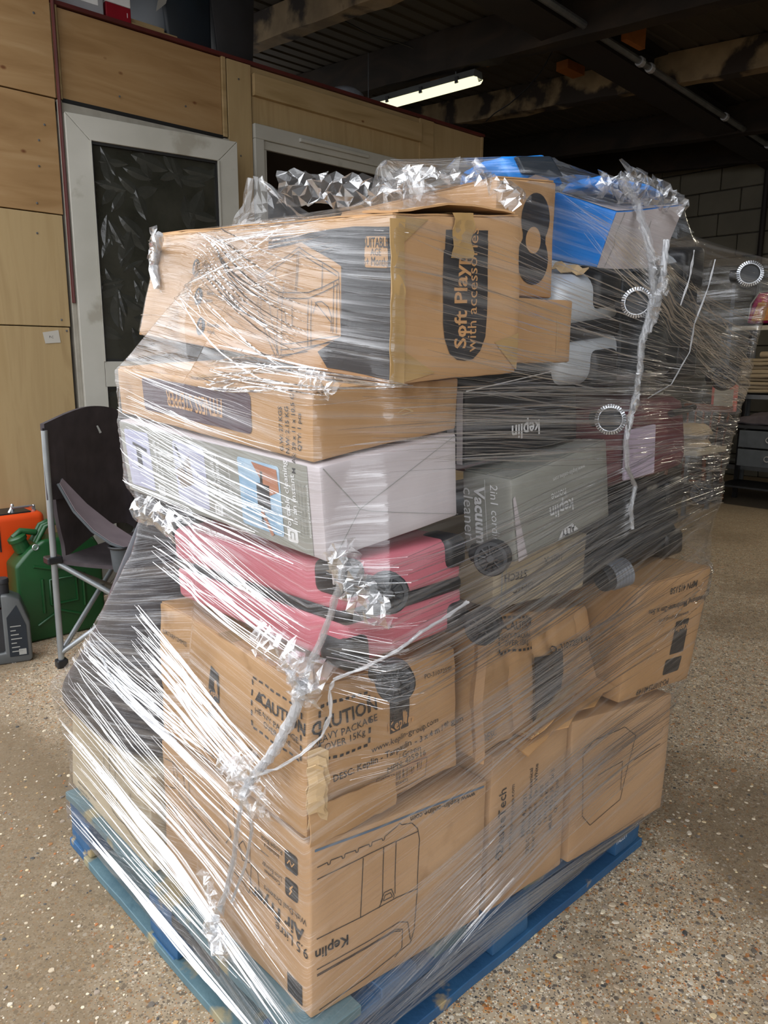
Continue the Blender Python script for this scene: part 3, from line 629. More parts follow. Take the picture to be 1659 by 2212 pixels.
for dy0, dy1, z0, z1 in ((0,.24,3.17,3.195),(.105,.135,3.195,3.38),(0,.24,3.38,3.40)):
    ib.hexa([(.15,bm_(.15,-dy1),z0),(8.1,bm_(8.1,-dy1),z0),(8.1,bm_(8.1,-dy0),z0),(.15,bm_(.15,-dy0),z0),(.15,bm_(.15,-dy1),z1),(8.1,bm_(8.1,-dy1),z1),(8.1,bm_(8.1,-dy0),z1),(.15,bm_(.15,-dy0),z1)])
M['blueink'] = mat('faded_blue_stripe', '4f6377', '5f7388')
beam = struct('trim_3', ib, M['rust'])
roofp = lambda x, dy, z: (x, bm_(x, dy), z)
pt = MB().tube([roofp(x, -.30, 3.175) for x in np.linspace(.15, 7.9, 12)], .022, 10)
pipe = tag(pt.build('conduit_pipe', M['steel']), 'long grey metal pipe running beside the dark roof beam', 'pipe')
for x in (3.65, 4.35, 4.5, 5.9, 7.0):
    MB().lathe(roofp(x, -.30, 3.175), (1, .073, 0), [(.03, -.02), (.032, -.01), (.032, .02), (.03, .025)], 10).build('pipe_coupling', M['tin'], pipe)
for nm_, x, y0, y1, z0, z1, mt in (('timber_hanger', 3.95, 1.9, 1.94, 3.17, 3.42, 'orangewood'), ('timber_hanger', 3.85, 2.85, 3.1, 3.34, 3.40, 'orangewood'), ('timber_hanger', 3.85, 3.5, 3.62, 3.36, 3.42, 'orangewood'), ('timber_hanger', 4.5, 2.7, 2.8, 3.34, 3.4, 'orangewood')):
    MB().box(x, x+.22, y0, y1, z0, z1).build(nm_, M[mt], roof)
cb = MB().tube([px(u, v, 2, 3.3) for u, v in ((727,36),(800,75),(862,92),(892,103))], .005, 6)
tag(cb.build('roof_cable', M['black']), 'thin black cable sagging under the roof sheets', 'cable')
cb = MB().tube([px(u, v, 2, 3.3) for u, v in ((1196,107),(1172,150),(1140,190),(1100,225),(1068,245),(1050,262))], .005, 6)
tag(cb.build('roof_cable', M['black']), 'thin dark cable looping down across the stained roof joist', 'cable')
# strip light
lm = thing('strip_light', 'lit fluorescent batten hanging under the roof joists', 'lamp', (3.70, 3.3, 3.10))
A_ = px(818, 227, 2, 3.12); B_ = px(1033, 168, 2, 3.12); ex = (A_-B_).normalized(); A_ = A_+ex*.35; ey = Vector((0,0,1)).cross(ex).normalized()
def lp(t, s_, z): p = B_+(A_-B_)*t+ey*s_; return (p.x, p.y, p.z+z)
em, n, l, o = nm('lamp_diffuser_glow'); e = n.new('ShaderNodeEmission'); e.inputs[0].default_value = (1, .95, .60, 1); e.inputs[1].default_value = 1.1; l.new(e.outputs[0], o.inputs[0]); M['glow'] = em
g = [[lp(t, w_*s_*.062, -.045*math.cos(s_*1.45)) for s_ in (-1, -.75, -.4, 0, .4, .75, 1)] for t, w_ in ((-.012, .55), (0, .9), (.03, 1), (.5, 1), (.97, 1), (1, .9), (1.012, .55))]
MB().slab(g, .003).build('lamp_diffuser', M['glow'], lm, smooth=40)
c = [lp(0, -.055, .0), lp(1, -.055, .0), lp(1, .055, .0), lp(0, .055, .0), lp(0, -.045, .045), lp(1, -.045, .045), lp(1, .045, .045), lp(0, .045, .045)]
MB().hexa(c).build('lamp_tray', M['oil'], lm)
for t in (.1, .35, .6, .85):
    for s_ in (-1, 1): MB().hexa([lp(t, s_*.056, -.02), lp(t+.02, s_*.056, -.02), lp(t+.02, s_*.066, -.02), lp(t, s_*.066, -.02), lp(t, s_*.056, .02), lp(t+.02, s_*.056, .02), lp(t+.02, s_*.066, .02), lp(t, s_*.066, .02)]).build('clip', M['black'], lm)
for t in (.15, .8):
    p = lp(t, 0, .045); MB().tube([p, (p[0], p[1], rz(p[1]))], .004, 6).build('hanging_chain', M['steel'], lm)
# block wall at the far end
bw = struct('wall_right', MB().box(8.03, 8.2, -5.5, 6, 0, 4.0), M['mortar'])
bmesh_ = []
k = 0; zz = .0
while zz < 3.62:
    yy = -2.2-(k % 2)*.23
    while yy < 5.6:
        d = random.uniform(-.004, .004)
        MB().box(8.0+d, 8.06, yy+.005, yy+.455, zz+.006, zz+.229).build('block', M['blockw'], bw, bevel=.006, seg=1); yy += .46
    zz += .235; k += 1
struct('wall_front', MB().box(.12, 8.2, -4.3, -4.2, 0, 3.2), M['wallq'])  # unseen wall, made pale and moved closer to brighten reflections in the film
struct('wall_inner', MB().box(3.8, 8.2, 5.9, 6.0, 0, 3.8), M['wallp'])
tag(MB().tube([(7.96, 2.59, z) for z in (0, 1.2, 2.4, 3.3)], .03, 8).build('drain_pipe', M['rust'], base=1), 'dark upright pipe on the painted block wall', 'pipe')
struct('trim_4', MB().box(7.85, 8.0, 2.4, 5.9, 3.42, 3.75), M['darkwood'])
# ================================================================ PALLET
pal = thing('wooden_pallet', 'worn blue wooden pallet carrying the whole wrapped load', 'pallet', (.55, .5, 0))
PX1, PY1 = 1.097, 1.008
def plank(x0, x1, y0, y1, z0, z1, name, mt, rough=.002):
    mb = MB(); lx = (x1-x0) > (y1-y0); N = 16; sec = []
    for i in range(N+1):
        t = i/N; r = [noise.noise(Vector((x0*7+t*9, y0*7+k*3, z0*11)))*rough*1.6 for k in range(4)]
        if lx: x = x0+(x1-x0)*t; sec.append([(x, y0+r[0], z0), (x, y1+r[1], z0), (x, y1+r[1], z1+r[2]*.5), (x, y0+r[0], z1+r[3]*.5)])
        else: y = y0+(y1-y0)*t; sec.append([(x1+r[1], y, z0), (x0+r[0], y, z0), (x0+r[0], y, z1+r[2]*.5), (x1+r[1], y, z1+r[3]*.5)])
    vs = [p for s_ in sec for p in s_]; fs = [(i*4+k, i*4+(k+1) % 4, i*4+4+(k+1) % 4, i*4+4+k) for i in range(N) for k in range(4)]
    fs = [f[::-1] for f in fs]; fs += [(0,1,2,3), tuple(range(N*4, N*4+4))[::-1]]
    mb.add(vs, fs); return mb.build(name, M[mt], pal, bevel=.0015, seg=1)
for x0, x1, mt in ((0,.125,'blue2'),(.17,.26,'blue'),(.31,.40,'blue2'),(.45,.54,'blue'),(.585,.675,'blue2'),(.72,.81,'blue'),(.855,.93,'blue2'),(.97,PX1,'blue')):
    plank(x0, x1, 0, PY1, .133, .154, 'deck_board', mt)
for y0 in (0.004, .46, PY1-.104): plank(0.006, PX1-.006, y0, y0+.1, .112, .1325, 'stringer_board', 'blue')
bl = [(a, b) for a in (0.004, .49, PX1-.124) for b in (.004, .44, PY1-.124)]
for a, b in bl:
    mb = MB(); N = 6; mbx = Body([(a,b,.023),(a+.12,b,.023),(a+.12,b+.12,.023),(a,b+.12,.023),(a,b,.1115),(a+.12,b,.1115),(a+.12,b+.12,.1115),(a,b+.12,.1115)], .0035, 18, a*7+b*3)
    mbx.shell(6, .004).build('block', M['blue'], pal, smooth=40)
for y0 in (-.002, .45, PY1-.10): plank(0.0, PX1, y0, y0+.1, .0, .022, 'bottom_board', 'blue')
for x0 in (-.004, PX1-.096): plank(x0, x0+.1, .099 if x0 < 0 else .1, PY1-.1, .001, .021, 'bottom_board', 'blue2')
MB().box(-.0035, .0, .26, .44, .112, .132).build('black_stencil_plate', M['ink'], pal)
MB().add([(.99+x*.016, -.0018, .070+y*.016) for x, y in text_mesh('PALLET')[0]], text_mesh('PALLET')[1]).build('white_stencil', M['whiteink'], pal)
# ================================================================ THE LOAD
K_ = 'ink'
t, b, p = carton('A', 'air_fryer_carton', 'brown carton on the front corner of the pallet with an upside-down air fryer outline', 'kraft', flaps='')
p.text('L', 'Air Fryer', .815, .47, .026, 180, bold=.02, sx=1.15); p.text('L', 'With Dual Drawers', .86, .545, .011, 180); p.text('L', '9.5 Litre', .90, .375, .02, 180)
for bb, s1, s2 in ((.83, 'Includes a', 'Recipe Book'), (.67, 'Consumes', 'Less Energy')):
    p.rect('L', .865, .935, bb-.055, bb+.055, r=.006); p.text('L', s2, .79, bb+.02, .009, 180); p.text('L', s1, .79, bb-.02, .008, 180, bold=.01)
p.line('L', [(.88, .81), (.895, .84), (.905, .81), (.92, .84)], .002, 'kraftink', .002); p.line('L', [(.91, .70), (.893, .67), (.905, .67), (.89, .635)], .003, 'kraftink', .002)
p.line('L', [(.77, .76), (.68, .76)], .0012); p.rect('L', .87, .955, -.0+.03, .15)
p.line('L', [(.03,.88),(.1,.9),(.18,.86),(.2,.74),(.26,.70),(.33,.72),(.42,.66)]); p.line('L', [(.10,.9),(.11,.72),(.02,.68)]); p.line('L', [(.13,.88),(.14,.71),(.26,.66),(.44,.60)])
p.line('L', [(.22,.88),(.23,.73)]); p.line('L', [(.55,.88),(.57,.72),(.60,.60),(.65,.62),(.66,.86),(.63,.93),(.57,.93)], close=True); p.line('L', [(.58,.68),(.62,.63),(.64,.68),(.61,.73)], close=True)
p.line('L', [(.30,.55),(.45,.50),(.60,.46),(.64,.42),(.66,.50),(.62,.56)]); p.line('L', [(.02,.55),(.1,.57),(.16,.5),(.22,.38)]); p.line('L', [(.03,.52),(.1,.54),(.15,.47)])
p.line('L', [(.66,.62),(.70,.6),(.71,.48),(.68,.44),(.65,.48),(.66,.62)]); p.line('L', [(.45,.86),(.50,.80),(.53,.70),(.49,.62)])
top_ = [(.03,.87)]
for i in range(5): top_ += [(.08+.07*i,.875+.004*i), (.083+.07*i,.86+.004*i), (.093+.07*i,.86+.004*i), (.096+.07*i,.88+.004*i)]
p.line('R', top_+[(.44,.925),(.46,.94),(.47,.925),(.53,.91),(.565,.86),(.58,.78),(.57,.45),(.56,.2),(.54,.12),(.3,.06),(.04,.03)]); p.line('R', [(.03,.80),(.3,.83),(.57,.84)])
p.line('R', [(.03,.46),(.25,.46),(.45,.47),(.57,.46)]); p.line('R', [(.26,.82),(.25,.46)]); p.line('R', [(.37,.83),(.37,.50),(.35,.46)]); p.line('R', [(.44,.835),(.44,.50)])
p.line('R', [(.36,.49),(.38,.54),(.42,.54),(.435,.49),(.43,.475)]); p.line('R', [(.375,.49),(.385,.52),(.415,.52),(.425,.49)], close=True)
p.line('R', [(.03,.28),(.3,.285),(.47,.30),(.52,.27),(.54,.14)]); p.line('R', [(.03,.25),(.3,.255),(.45,.265),(.49,.24),(.49,.12),(.45,.08)]); p.line('R', [(.03,.242),(.3,.247),(.44,.257),(.48,.235)])
p.text('R', 'Keplin', .105, .375, .019, 180, bold=.02); p.rect('R', .02, .98, .958, .972, 'blueink'); p.text('R', 'www.keplin-online.com', .72, .94, .012, 180, bold=.01)
p.done(t)
t, b, p = carton('K', 'appliance_carton', 'pale brown carton at the left back of the pallet, under the black bag', 'kraft3', flaps='')
p.text('L', 'Keplin', .86, .80, .016, 0, bold=.02); p.text('L', 'www.keplin-online.com', .22, .12, .009, 0); p.text('L', 'Keep this side up', .18, .05, .007, 0)
p.line('L', [(.46,.95),(.46,.42),(.5,.3),(.56,.22),(.62,.2),(.7,.21),(.78,.17),(.98,.14)]); p.line('L', [(.52,.95),(.55,.3)]); p.line('L', [(.60,.72),(.61,.25)]); p.line('L', [(.50,.80),(.56,.83),(.62,.78)]); p.line('L', [(.52,.77),(.57,.74),(.62,.72),(.76,.74)]); p.line('L', [(.78,.62),(.78,.2)]); p.line('L', [(.55,.97),(.7,.98),(.98,.93)]); p.line('L', [(.55,.99),(.98,.96)])
p.done(t)
t, b, p = carton('B', 'heater_carton', 'tall brown carton with vertical lettering in the middle of the bottom row', 'kraft', flaps='')
p.poly('R', [(.14,.31),(.20,.345),(.14,.38),(.08,.345)]); p.line('R', [(.11,.345),(.14,.365),(.17,.345)], .002, 'kraftink', .002); p.line('R', [(.14,.365),(.14,.32)], .002, 'kraftink', .002)
p.text('R', 'DesireTech', .14, .56, .022, 90, bold=.005); p.text('R', 'www.keplin-group.com', .27, .55, .011, 90)
for i, s_ in enumerate(('MPN: 426931', 'DESC: Desiretech - Mechanical', 'Timer Plug Socket - 3pc / White', 'GW: 15.2 KGS', 'NW: 14.4 KGS', 'MEAS: 48.5 x 35 x 26.5', 'QTY: 72 pcs')): p.text('R', s_, .43+i*.075, .52, .011 if i else .013, 90, bold=.005)
p.done(t)
t, b, p = carton('C', 'appliance_carton', 'brown carton at the right end of the bottom row with a faint outline drawing', 'kraft', flaps='', n=12)
p.line('R', [(.1,.75),(.12,.3),(.2,.2),(.5,.28),(.62,.75),(.5,.85),(.2,.82)], close=True); p.line('R', [(.62,.55),(.9,.6)]); p.line('R', [(.25,.55),(.5,.58),(.5,.35)]); p.done(t)
t, b, p = carton('L', 'tarpaulin_carton', 'brown carton with a caution print and torn front corner beneath the pink suitcase', 'kraft2', amp=.004, crease=.006, n=22)
p.rect('L', .385, .465, .51, .74); p.text('L', 'Keplin', .425, .555, .0105, 0, 'kraftink', bold=.015, off=.0022); p.text('L', 'www.keplin-group.com', .44, .46, .0085, -2)
for i, s_ in enumerate(('MPN: 406067', 'DESC: Keplin - Tarpaulin - 4m x 5m / 90 gsm', '/ Green', 'G/W: 15.8 KGS', 'N/W: 14.8 KGS', 'MEAS: 47 X 37 X 27 CM')): p.text('L', s_, (.45, .50, .34, .40, .40, .45)[i], .39-.062*i, .0088, 0, bold=.008)
p.dash('L', .68, .97, .50, .86, .004); p.poly('L', [(.70,.71),(.75,.71),(.725,.79)]); p.text('L', 'CAUTION', .86, .745, .022, 0, bold=.02); p.text('L', 'HEAVY PACKAGE', .83, .64, .012); p.text('L', 'OVER 15Kg', .83, .57, .012)
p.text('L', 'UK/TARP12MM/ES', .12, .80, .009)
p.dash('R', .07, .37, .50, .87, .005); p.text('R', 'CAUTION', .22, .76, .022, 4, bold=.02); p.text('R', 'HEAVY PACKAGE', .22, .665, .0125, 4); p.text('R', 'OVER 15Kg', .22, .59, .0125, 4)
p.rect('R', .50, .64, .52, .86); p.text('R', 'Keplin', .575, .565, .018, 3, 'kraftink', bold=.015, off=.0022); p.text('R', 'www.keplin-group.com', .62, .46, .0125, 3); p.text('R', 'DESC: Keplin - Tarpaulin - 3 x 4 m / 90 gsm', .60, .37, .0125, 3, bold=.01)
p.text('R', '/ Green', .64, .31, .0125, 3); p.text('R', 'MPN: 425916', .62, .25, .012, 3); p.rect('R', .42, .76, .05, .215, 'kraft2', r=.006); p.line('R', [(.42,.05),(.76,.05),(.76,.215),(.42,.215)], .001, close=True, off=.002)
p.barcode('R', .59, .16, .095, .018); p.text('R', '15056473', .57, .10, .007, 0, off=.002); p.text('R', 'PO-310725984', .86, .86, .009)
p.done(t)
H = b.H
for (a0,a1,c0,c1,dx,dy,mt) in ((-.0,.0,.05,.5,.0,.0,'kraftin'),):
    for kk in range(3):
        g = [[tri(H, -.008-.008*kk+.02*math.sin(i*1.3+kk)*.3, -.010-.008*kk, c)+Vector((noise.noise(Vector((i*.7, kk, 0)))*.006, noise.noise(Vector((i*.9, kk, 3)))*.006, 0)) for i, c in enumerate(np.linspace(.1+.06*kk, .62-.04*kk, 9))]]
        g.append([q+Vector((.020-.004*kk, -.007, .004)) for q in g[0]]); g.append([q+Vector((.012, -.004, -.008)) for q in g[1]])
        MB().slab(g, .0025).build('torn_flap', M['kraftin'], t)
g = [[tri(H, a*.9+.01, -.03-.004*math.sin(a*9), .0+.26*j/5*(1-a*.3))+Vector((0, -.003*math.sin(j), noise.noise(Vector((a*12, j, 5)))*.004)) for j in range(6)] for a in np.linspace(-.03, .55, 12)]
MB().slab(g, .003).build('buckled_flap', M['kraft2'], t, smooth=50)
t, b, p = carton('M', 'crushed_carton', 'crushed and torn brown carton with a caution print, right of the pink suitcase', 'kraft2', amp=.004, crease=.012, n=44, flaps='')
p.lift = .005; p.dash('R', .17, .44, .70, .97, .005); p.poly('R', [(.19,.88),(.23,.88),(.21,.93)]); p.text('R', 'CAUTION', .34, .905, .016, 2, bold=.02); p.text('R', 'HEAVY PACKAGE', .305, .82, .011, 0, bold=.01); p.text('R', 'OVER 15Kg', .305, .755, .011, 0, bold=.01)
p.text('R', 'PO-31072540149', .77, .63, .016, 3, bold=.02); p.rect('R', .44, .68, .20, .60, r=.008); p.text('R', 'DESC', .10, .12, .014)
p.rect('R', .40, .70, .06, .20, 'blackboard', off=.003); p.done(t)  # black panel low on the face paints the darkness inside the torn hole
H = b.H
for kk in range(5):
    g = [[b.P('R', .30+.085*i+.01*kk, .02+.05*i+.012*kk+.02*abs(noise.noise(Vector((i, kk, 0)))), .006+.006*kk+.004*j*(3-kk*.4)) for j in range(4)] for i in range(6)]
    MB().slab(g, .0022).build('torn_layer', M['kraftin' if kk % 2 else 'kraft2'], t)
g = [[b.P('R', .25+.73*i/10, -.02+.21*i/10-.05*j/4, .003+.045*j/4+.006*math.sin(i*2.)) for j in range(5)] for i in range(11)]
MB().slab(g, .003).build('bottom_flap', M['kraft2'], t, smooth=50)
g = [[b.P('R', -.02+.03*j/3+.012*math.sin(i*.8), .0+.95*i/12, .012+.018*math.sin(j*1.5)) for j in range(4)] for i in range(13)]
MB().slab(g, .003).build('buckled_flap', M['kraft'], t, smooth=50)
t, b, p = carton('N', 'membrane_carton', 'brown carton with upside-down lettering on the right end of the middle row', 'kraft2', flaps='T', amp=.004)
p.text('R', 'MPN 415158', .62, .90, .016, 180, bold=.01); p.text('R', 'Insulating Membrane-2m x 5m', .58, .76, .014, 180, bold=.01); p.text('R', 'www.keplin-group.com', .55, .66, .01, 180)
p.rect('R', .60, .80, .30, .60); p.text('R', 'Keplin', .70, .54, .016, 180, 'kraftink', bold=.015, off=.0022); p.rect('R', .56, .80, .12, .26, r=.006); p.text('R', 'PO-31072540149', .45, .045, .014, 180, bold=.01); p.done(t)
# ---- white cordless-cleaner box
t, b, p = carton('V', 'cleaner_box', 'long white and grey cleaner box with three product pictures, on the pink suitcase', 'whiteboard', flaps='', amp=.0015)
for a0, a1 in ((.0, 1.),): p.rect('L', .002, .955, .02, .98, 'greyboard', off=.0008)
M['photo_blue'] = mat('printed_blue_picture', '6f9fc4', 'b9cfdf', rough=.3, scale=14); M['photo_tan'] = mat('printed_skin_tone', 'b98468', 'a8705a', rough=.3, scale=12); M['photo_lilac'] = mat('printed_lilac_picture', 'a9abc9', 'c8c9dd', rough=.3, scale=14); M['photo_brown'] = mat('printed_brown_picture', '7a6a5e', '8b7a6c', rough=.3)
p.rect('L', .665, .845, .12, .90, 'photo_blue', r=.006, off=.0013); p.poly('L', [(.73,.88),(.835,.86),(.84,.62),(.80,.55),(.77,.68)], 'photo_tan', off=.0018); p.rect('L', .745, .80, .38, .66, 'ink', off=.0022); p.line('L', [(.77,.8),(.76,.2)], .006, 'ink', .0022); p.line('L', [(.76,.35),(.80,.1)], .008, 'photo_tan', .0022)
p.rect('L', .335, .50, .12, .90, 'photo_lilac', r=.006, off=.0013); p.poly('L', [(.335,.5),(.42,.75),(.43,.4),(.36,.3)], 'photo_brown', off=.0018); p.line('L', [(.35,.85),(.40,.5)], .007, 'ink', .0022)
p.rect('L', .03, .19, .12, .90, 'photo_lilac', r=.006, off=.0013); p.rect('L', .10, .13, .40, .70, 'ink', off=.0022); p.line('L', [(.08,.72),(.17,.66)], .006, 'ink', .0022)
for a_, s1, s2 in ((.872, 'Portable cleaning', 'in an instant'), (.54, 'Sofa, ceiling', '& upholstery'), (.225, 'Carpets &', 'hard floors')):
    p.text('L', s1, a_, .60, .0115, 90, 'whiteink', bold=.01); p.text('L', s2, a_+.024, .58, .0115, 90, 'whiteink', bold=.01); p.rect('L', a_-.012, a_+.028, .10, .24, 'whiteink', r=.004, off=.0013)
    p.line('L', [(a_, .13), (a_, .21), (a_+.015, .21), (a_+.015, .13)], .0015, 'greyboard', .0018)
    for q in range(4): p.text('L', ('For when you need to reach', 'every corner, compact and', 'cordless. Surface to ceiling', 'furniture and hard-to-reach')[q], a_+.042+.012*q, .5, .0052, 90, 'greyink' if q < 3 else 'whiteink', off=.0014)
p.line('R', [(.02,.98),(.24,.45),(.98,.98)], .0012, 'greyink'); p.line('R', [(.24,.45),(.05,.02)], .0012, 'greyink'); p.line('R', [(.24,.45),(.30,.40),(1.,.02)], .0008, 'greyink'); p.done(t)
# ---- fitness stepper
t, b, p = carton('P', 'stepper_carton', 'flat brown carton with a dark maroon banner reading upside-down, above the white cleaner box', 'kraft2', flaps='T', seam='a', amp=.003, n=16)
p.rect('L', .175, .765, .22, .88, 'maroonink', r=.009); p.text('L', 'FITNESS STEPPER', .48, .55, .030, 180, 'kraftink', bold=.01, off=.002, sx=.62)
for i, s_ in enumerate(('G.W: 27 KGS', 'N.W: 2.15 KG', 'MEAS: 29 x 11 x 10.5 CM', 'QTY: 1 pcs')): p.text('L', s_, .885+.023*i, .42, .0085, 90, bold=.01)
p.line('R', [(.55,.5),(.6,.56),(.66,.5),(.58,.46)], .002, 'kraftin'); p.done(t, {'kraftin': 'scuff_mark'})
# ---- playpen carton
t, b, p = carton('Q', 'playpen_carton', 'large brown playpen carton with black printed panels at the top front corner', 'kraft2', flaps='T', seam='b', amp=.004, n=22)
p.rect('L', .858, .994, .03, .935, off=.0009); p.poly('L', [(.60,.82),(.60,.91),(.735,.92),(.725,.865)], off=.0009); p.poly('L', [(.725,.865),(.735,.92),(.859,.935),(.859,.70)], off=.0009); p.poly('L', [(.79,.13),(.859,.26),(.859,.03),(.82,.03)], off=.0009)
p.rect('L', .925, .988, .70, .88, 'kraft2', r=.006, off=.0016); p.text('L', 'SUITABLE', .956, .845, .014, 0, bold=.01, sx=.8, off=.0022); p.text('L', 'AGE', .956, .79, .010, 0, off=.0022); p.text('L', '6+ Months', .956, .735, .013, 0, sx=.8, off=.0022)
for i, (a_, b_, s_, s2) in enumerate(((.27,.68,'Safe & fun','for kids'),(.30,.43,'Easy to','Assemble'),(.33,.17,'Accessories','Include'))):
    p.disc('L', a_, b_, .019, sx=.9); p.text('L', s_, a_+.055, b_+.03, .008, 0, bold=.015); p.text('L', s2, a_+.05, b_-.03, .008); p.line('L', [(a_-.008, b_-.04), (a_-.004, b_+.02), (a_, b_-.03), (a_+.004, b_+.02), (a_+.008, b_-.04)], .0016, 'kraftink', .002); p.disc('L', a_, b_+.04, .003, 'kraftink', .002)
def ln(*q, w=.0014): p.line('L', list(q), w)
ln((.57,.62),(.72,.83),(.85,.66),(.86,.25),(.66,-.0+.02),(.58,.35),(.57,.62)); ln((.575,.60),(.72,.80),(.845,.64)); ln((.59,.60),(.59,.36),(.67,.04)); ln((.60,.57),(.63,.38),(.665,.06)); ln((.66,.55),(.66,.04)); ln((.675,.56),(.675,.06))
ln((.66,.50),(.76,.52),(.85,.62)); ln((.66,.46),(.76,.48),(.85,.59)); ln((.76,.47),(.76,.15)); ln((.77,.47),(.77,.16)); ln((.67,.13),(.76,.19),(.855,.26)); ln((.67,.09),(.76,.15),(.86,.23)); ln((.67,.05),(.76,.12))
ln((.72,.80),(.72,.52)); ln((.715,.80),(.715,.52)); ln((.64,.68),(.64,.52)); ln((.80,.72),(.80,.55)); ln((.775,.38),(.785,.46),(.80,.47),(.82,.44),(.83,.38),(.83,.28)); ln((.78,.46),(.83,.34)); ln((.685,.40),(.69,.28),(.70,.26),(.71,.28),(.71,.42)); ln((.60,.57),(.66,.50)); ln((.845,.6),(.845,.27)); ln((.835,.6),(.835,.27))
p.rect('R', .38, .72, .62, .92, r=0); p.poly('R', [(.37,.80),(.37,.35),(.38,.25),(.42,.16),(.48,.12),(.55,.11),(.62,.12),(.68,.17),(.72,.26),(.725,.4),(.725,.86)]); 
p.text('R', 'Soft Playpen', .52, .56, .026, 90, 'kraftink', bold=.02, off=.002); p.text('R', 'with accessories', .60, .55, .020, 90, 'kraftink', off=.002); p.rect('R', .50, .60, .285, .30, 'kraftink', off=.002)
g = [[b.P('R', .42+.16*i/4+.012*math.sin(j*1.4+i), 1.02-.27*j/8, .0035+.004*abs(math.sin(i*1.7+j*.6))) for j in range(9)] for i in range(5)]
MB().slab(g, .0006).build('packing_tape', M['tape'], t, smooth=60, label='crumpled brown tape over the end of the carton')
for f, a, bb, pts in (('R', 0, 0, [(0,.0),(.30,.05),(.03,.24)]), ('R', 0, 0, [(1.,.02),(.80,.22),(1.,.27)]), ('R', 0, 0, [(.02,1.),(.25,.98),(.04,.82)])):
    p.poly(f, pts, 'tape', .0015)
for i0 in (.0,): 
    g = [[b.P('R', -.03+.10*j/4, .0+.98*i/14+.01*noise.noise(Vector((i, j, 2))), .004+.006*abs(noise.noise(Vector((i*.7, j*.8, 4))))) for j in range(5)] for i in range(15)]
    MB().slab(g, .0012).build('taped_edge', M['tape'], t, smooth=60)
g = [[b.P('T', .04+.9*i/10, .0+.10*j/4, .004+.011*math.sin(math.pi*i/10)*(1-j/5)+.006*noise.noise(Vector((i*.6, j, 8)))) for j in range(5)] for i in range(11)]
MB().slab(g, .003).build('lifted_flap', M['kraft2'], t, smooth=50); p.done(t, {'tape': 'corner_tape'})
t, b, p = carton('Q2', 'kraft_carton', 'upright brown carton with a round black print behind the playpen carton', 'kraft2', flaps='T')
p.disc('R', .64, .34, .045); p.disc('R', .66, .68, .042); p.rect('R', .45, .85, .34, .68, off=.0016); p.disc('R', .62, .5, .022, 'kraft2', .0028); p.done(t)
t, b, p = carton('J', 'kraft_carton', 'small plain brown carton in front of the silver suitcase', 'kraft2', flaps=''); p.line('R', [(.72,.15),(.74,.6),(.72,.7)], .002, 'kraftin'); p.done(t, {'kraftin': 'scuff_mark'})
t, b, p = carton('U', 'vacuum_box', 'grey-green cordless vacuum box with white lettering sitting above the middle row', 'greyboard', flaps='T', seam='a', tape=False, amp=.0018)
p.text('L', 'Vacuum', .36, .50, .024, -90, 'whiteink', bold=.03); p.text('L', 'cleaner', .12, .50, .024, -90, 'whiteink'); p.text('L', '2in1 cordless', .66, .50, .017, -90, 'whiteink'); p.line('L', [(.48,.95),(.48,.1)], .001, 'whiteink')
p.text('R', 'keplin', .46, .42, .026, 180, 'whiteink', bold=.02); p.text('R', 'home', .44, .58, .017, 180, 'whiteink'); p.text('R', 'www.keplin-online.com', .56, .80, .009, 180, 'whiteink'); p.text('T', 'keplin', .70, .32, .022, 180, 'ink', bold=.02)
p.poly('R', [(.0,.78),(.02,.8),(.10,.02),(.02,.0)], 'whiteboard', .002); p.poly('R', [(.40,.02),(.62,.05),(.56,.16),(.45,.13)], 'whiteink', .002); p.text('R', 'ALTY', .51, .09, .014, 180, 'ink', off=.003); p.done(t)
t, b, p = carton('T', 'black_carton', 'wide black carton with white lettering above the vacuum box', 'blackboard', flaps='', amp=.0015)
p.text('R', 'keplin', .50, .33, .028, 180, 'whiteink', bold=.02); p.line('R', [(.0,.99),(1,.99)], .002, 'whiteink'); p.rect('L', .955, .99, .02, .98, 'whiteboard'); p.rect('L', .90, .94, .02, .98, 'whiteboard'); p.done(t, {'whiteboard': 'white_panel'})
t, b, p = carton('W', 'blue_box', 'bright blue box with one white end on top of the silver suitcase', 'blueboard', flaps='', amp=.004, n=14)
p.rect('R', .0, 1.0, .0, .99, 'whiteboard', off=.001); p.rect('T', .02, .98, .02, .98, 'yellowcard' if 0 else 'whiteboard', off=.001); p.text('T', 'Holiday', .4, .12, .014, 8, 'blueboard', off=.002); p.line('R', [(.12,.98),(.10,.6),(.14,.4),(.10,.02)], .002, 'greyink', .002); p.line('R', [(.55,.8),(.58,.4),(.52,.1)], .0015, 'greyink', .002)
g = [[b.P('L', .15+.7*i/6, -.02-.12*j/3+.03*math.sin(i*2.1), .004*j) for j in range(4)] for i in range(7)]
MB().slab(g, .002).build('torn_edge', M['kraftin'], t); p.done(t, {'whiteboard': 'white_panel', 'blueboard': 'blue_lettering'})
t, b, p = carton('X', 'beige_carton', 'pale beige carton squeezed under the grey-green vacuum box', 'kraft3', flaps='', amp=.002)
p.text('R', 'DEHC', .30, .30, .016, 180, bold=.01); p.text('R', 'STECH', .22, .55, .016, 180, bold=.01); p.text('R', '1001 X', .62, .70, .014, 180); p.line('R', [(.08,.0),(.08,1.)], .004, 'greyink'); p.line('R', [(.12,.0),(.12,1.)], .002, 'greyink'); p.done(t)
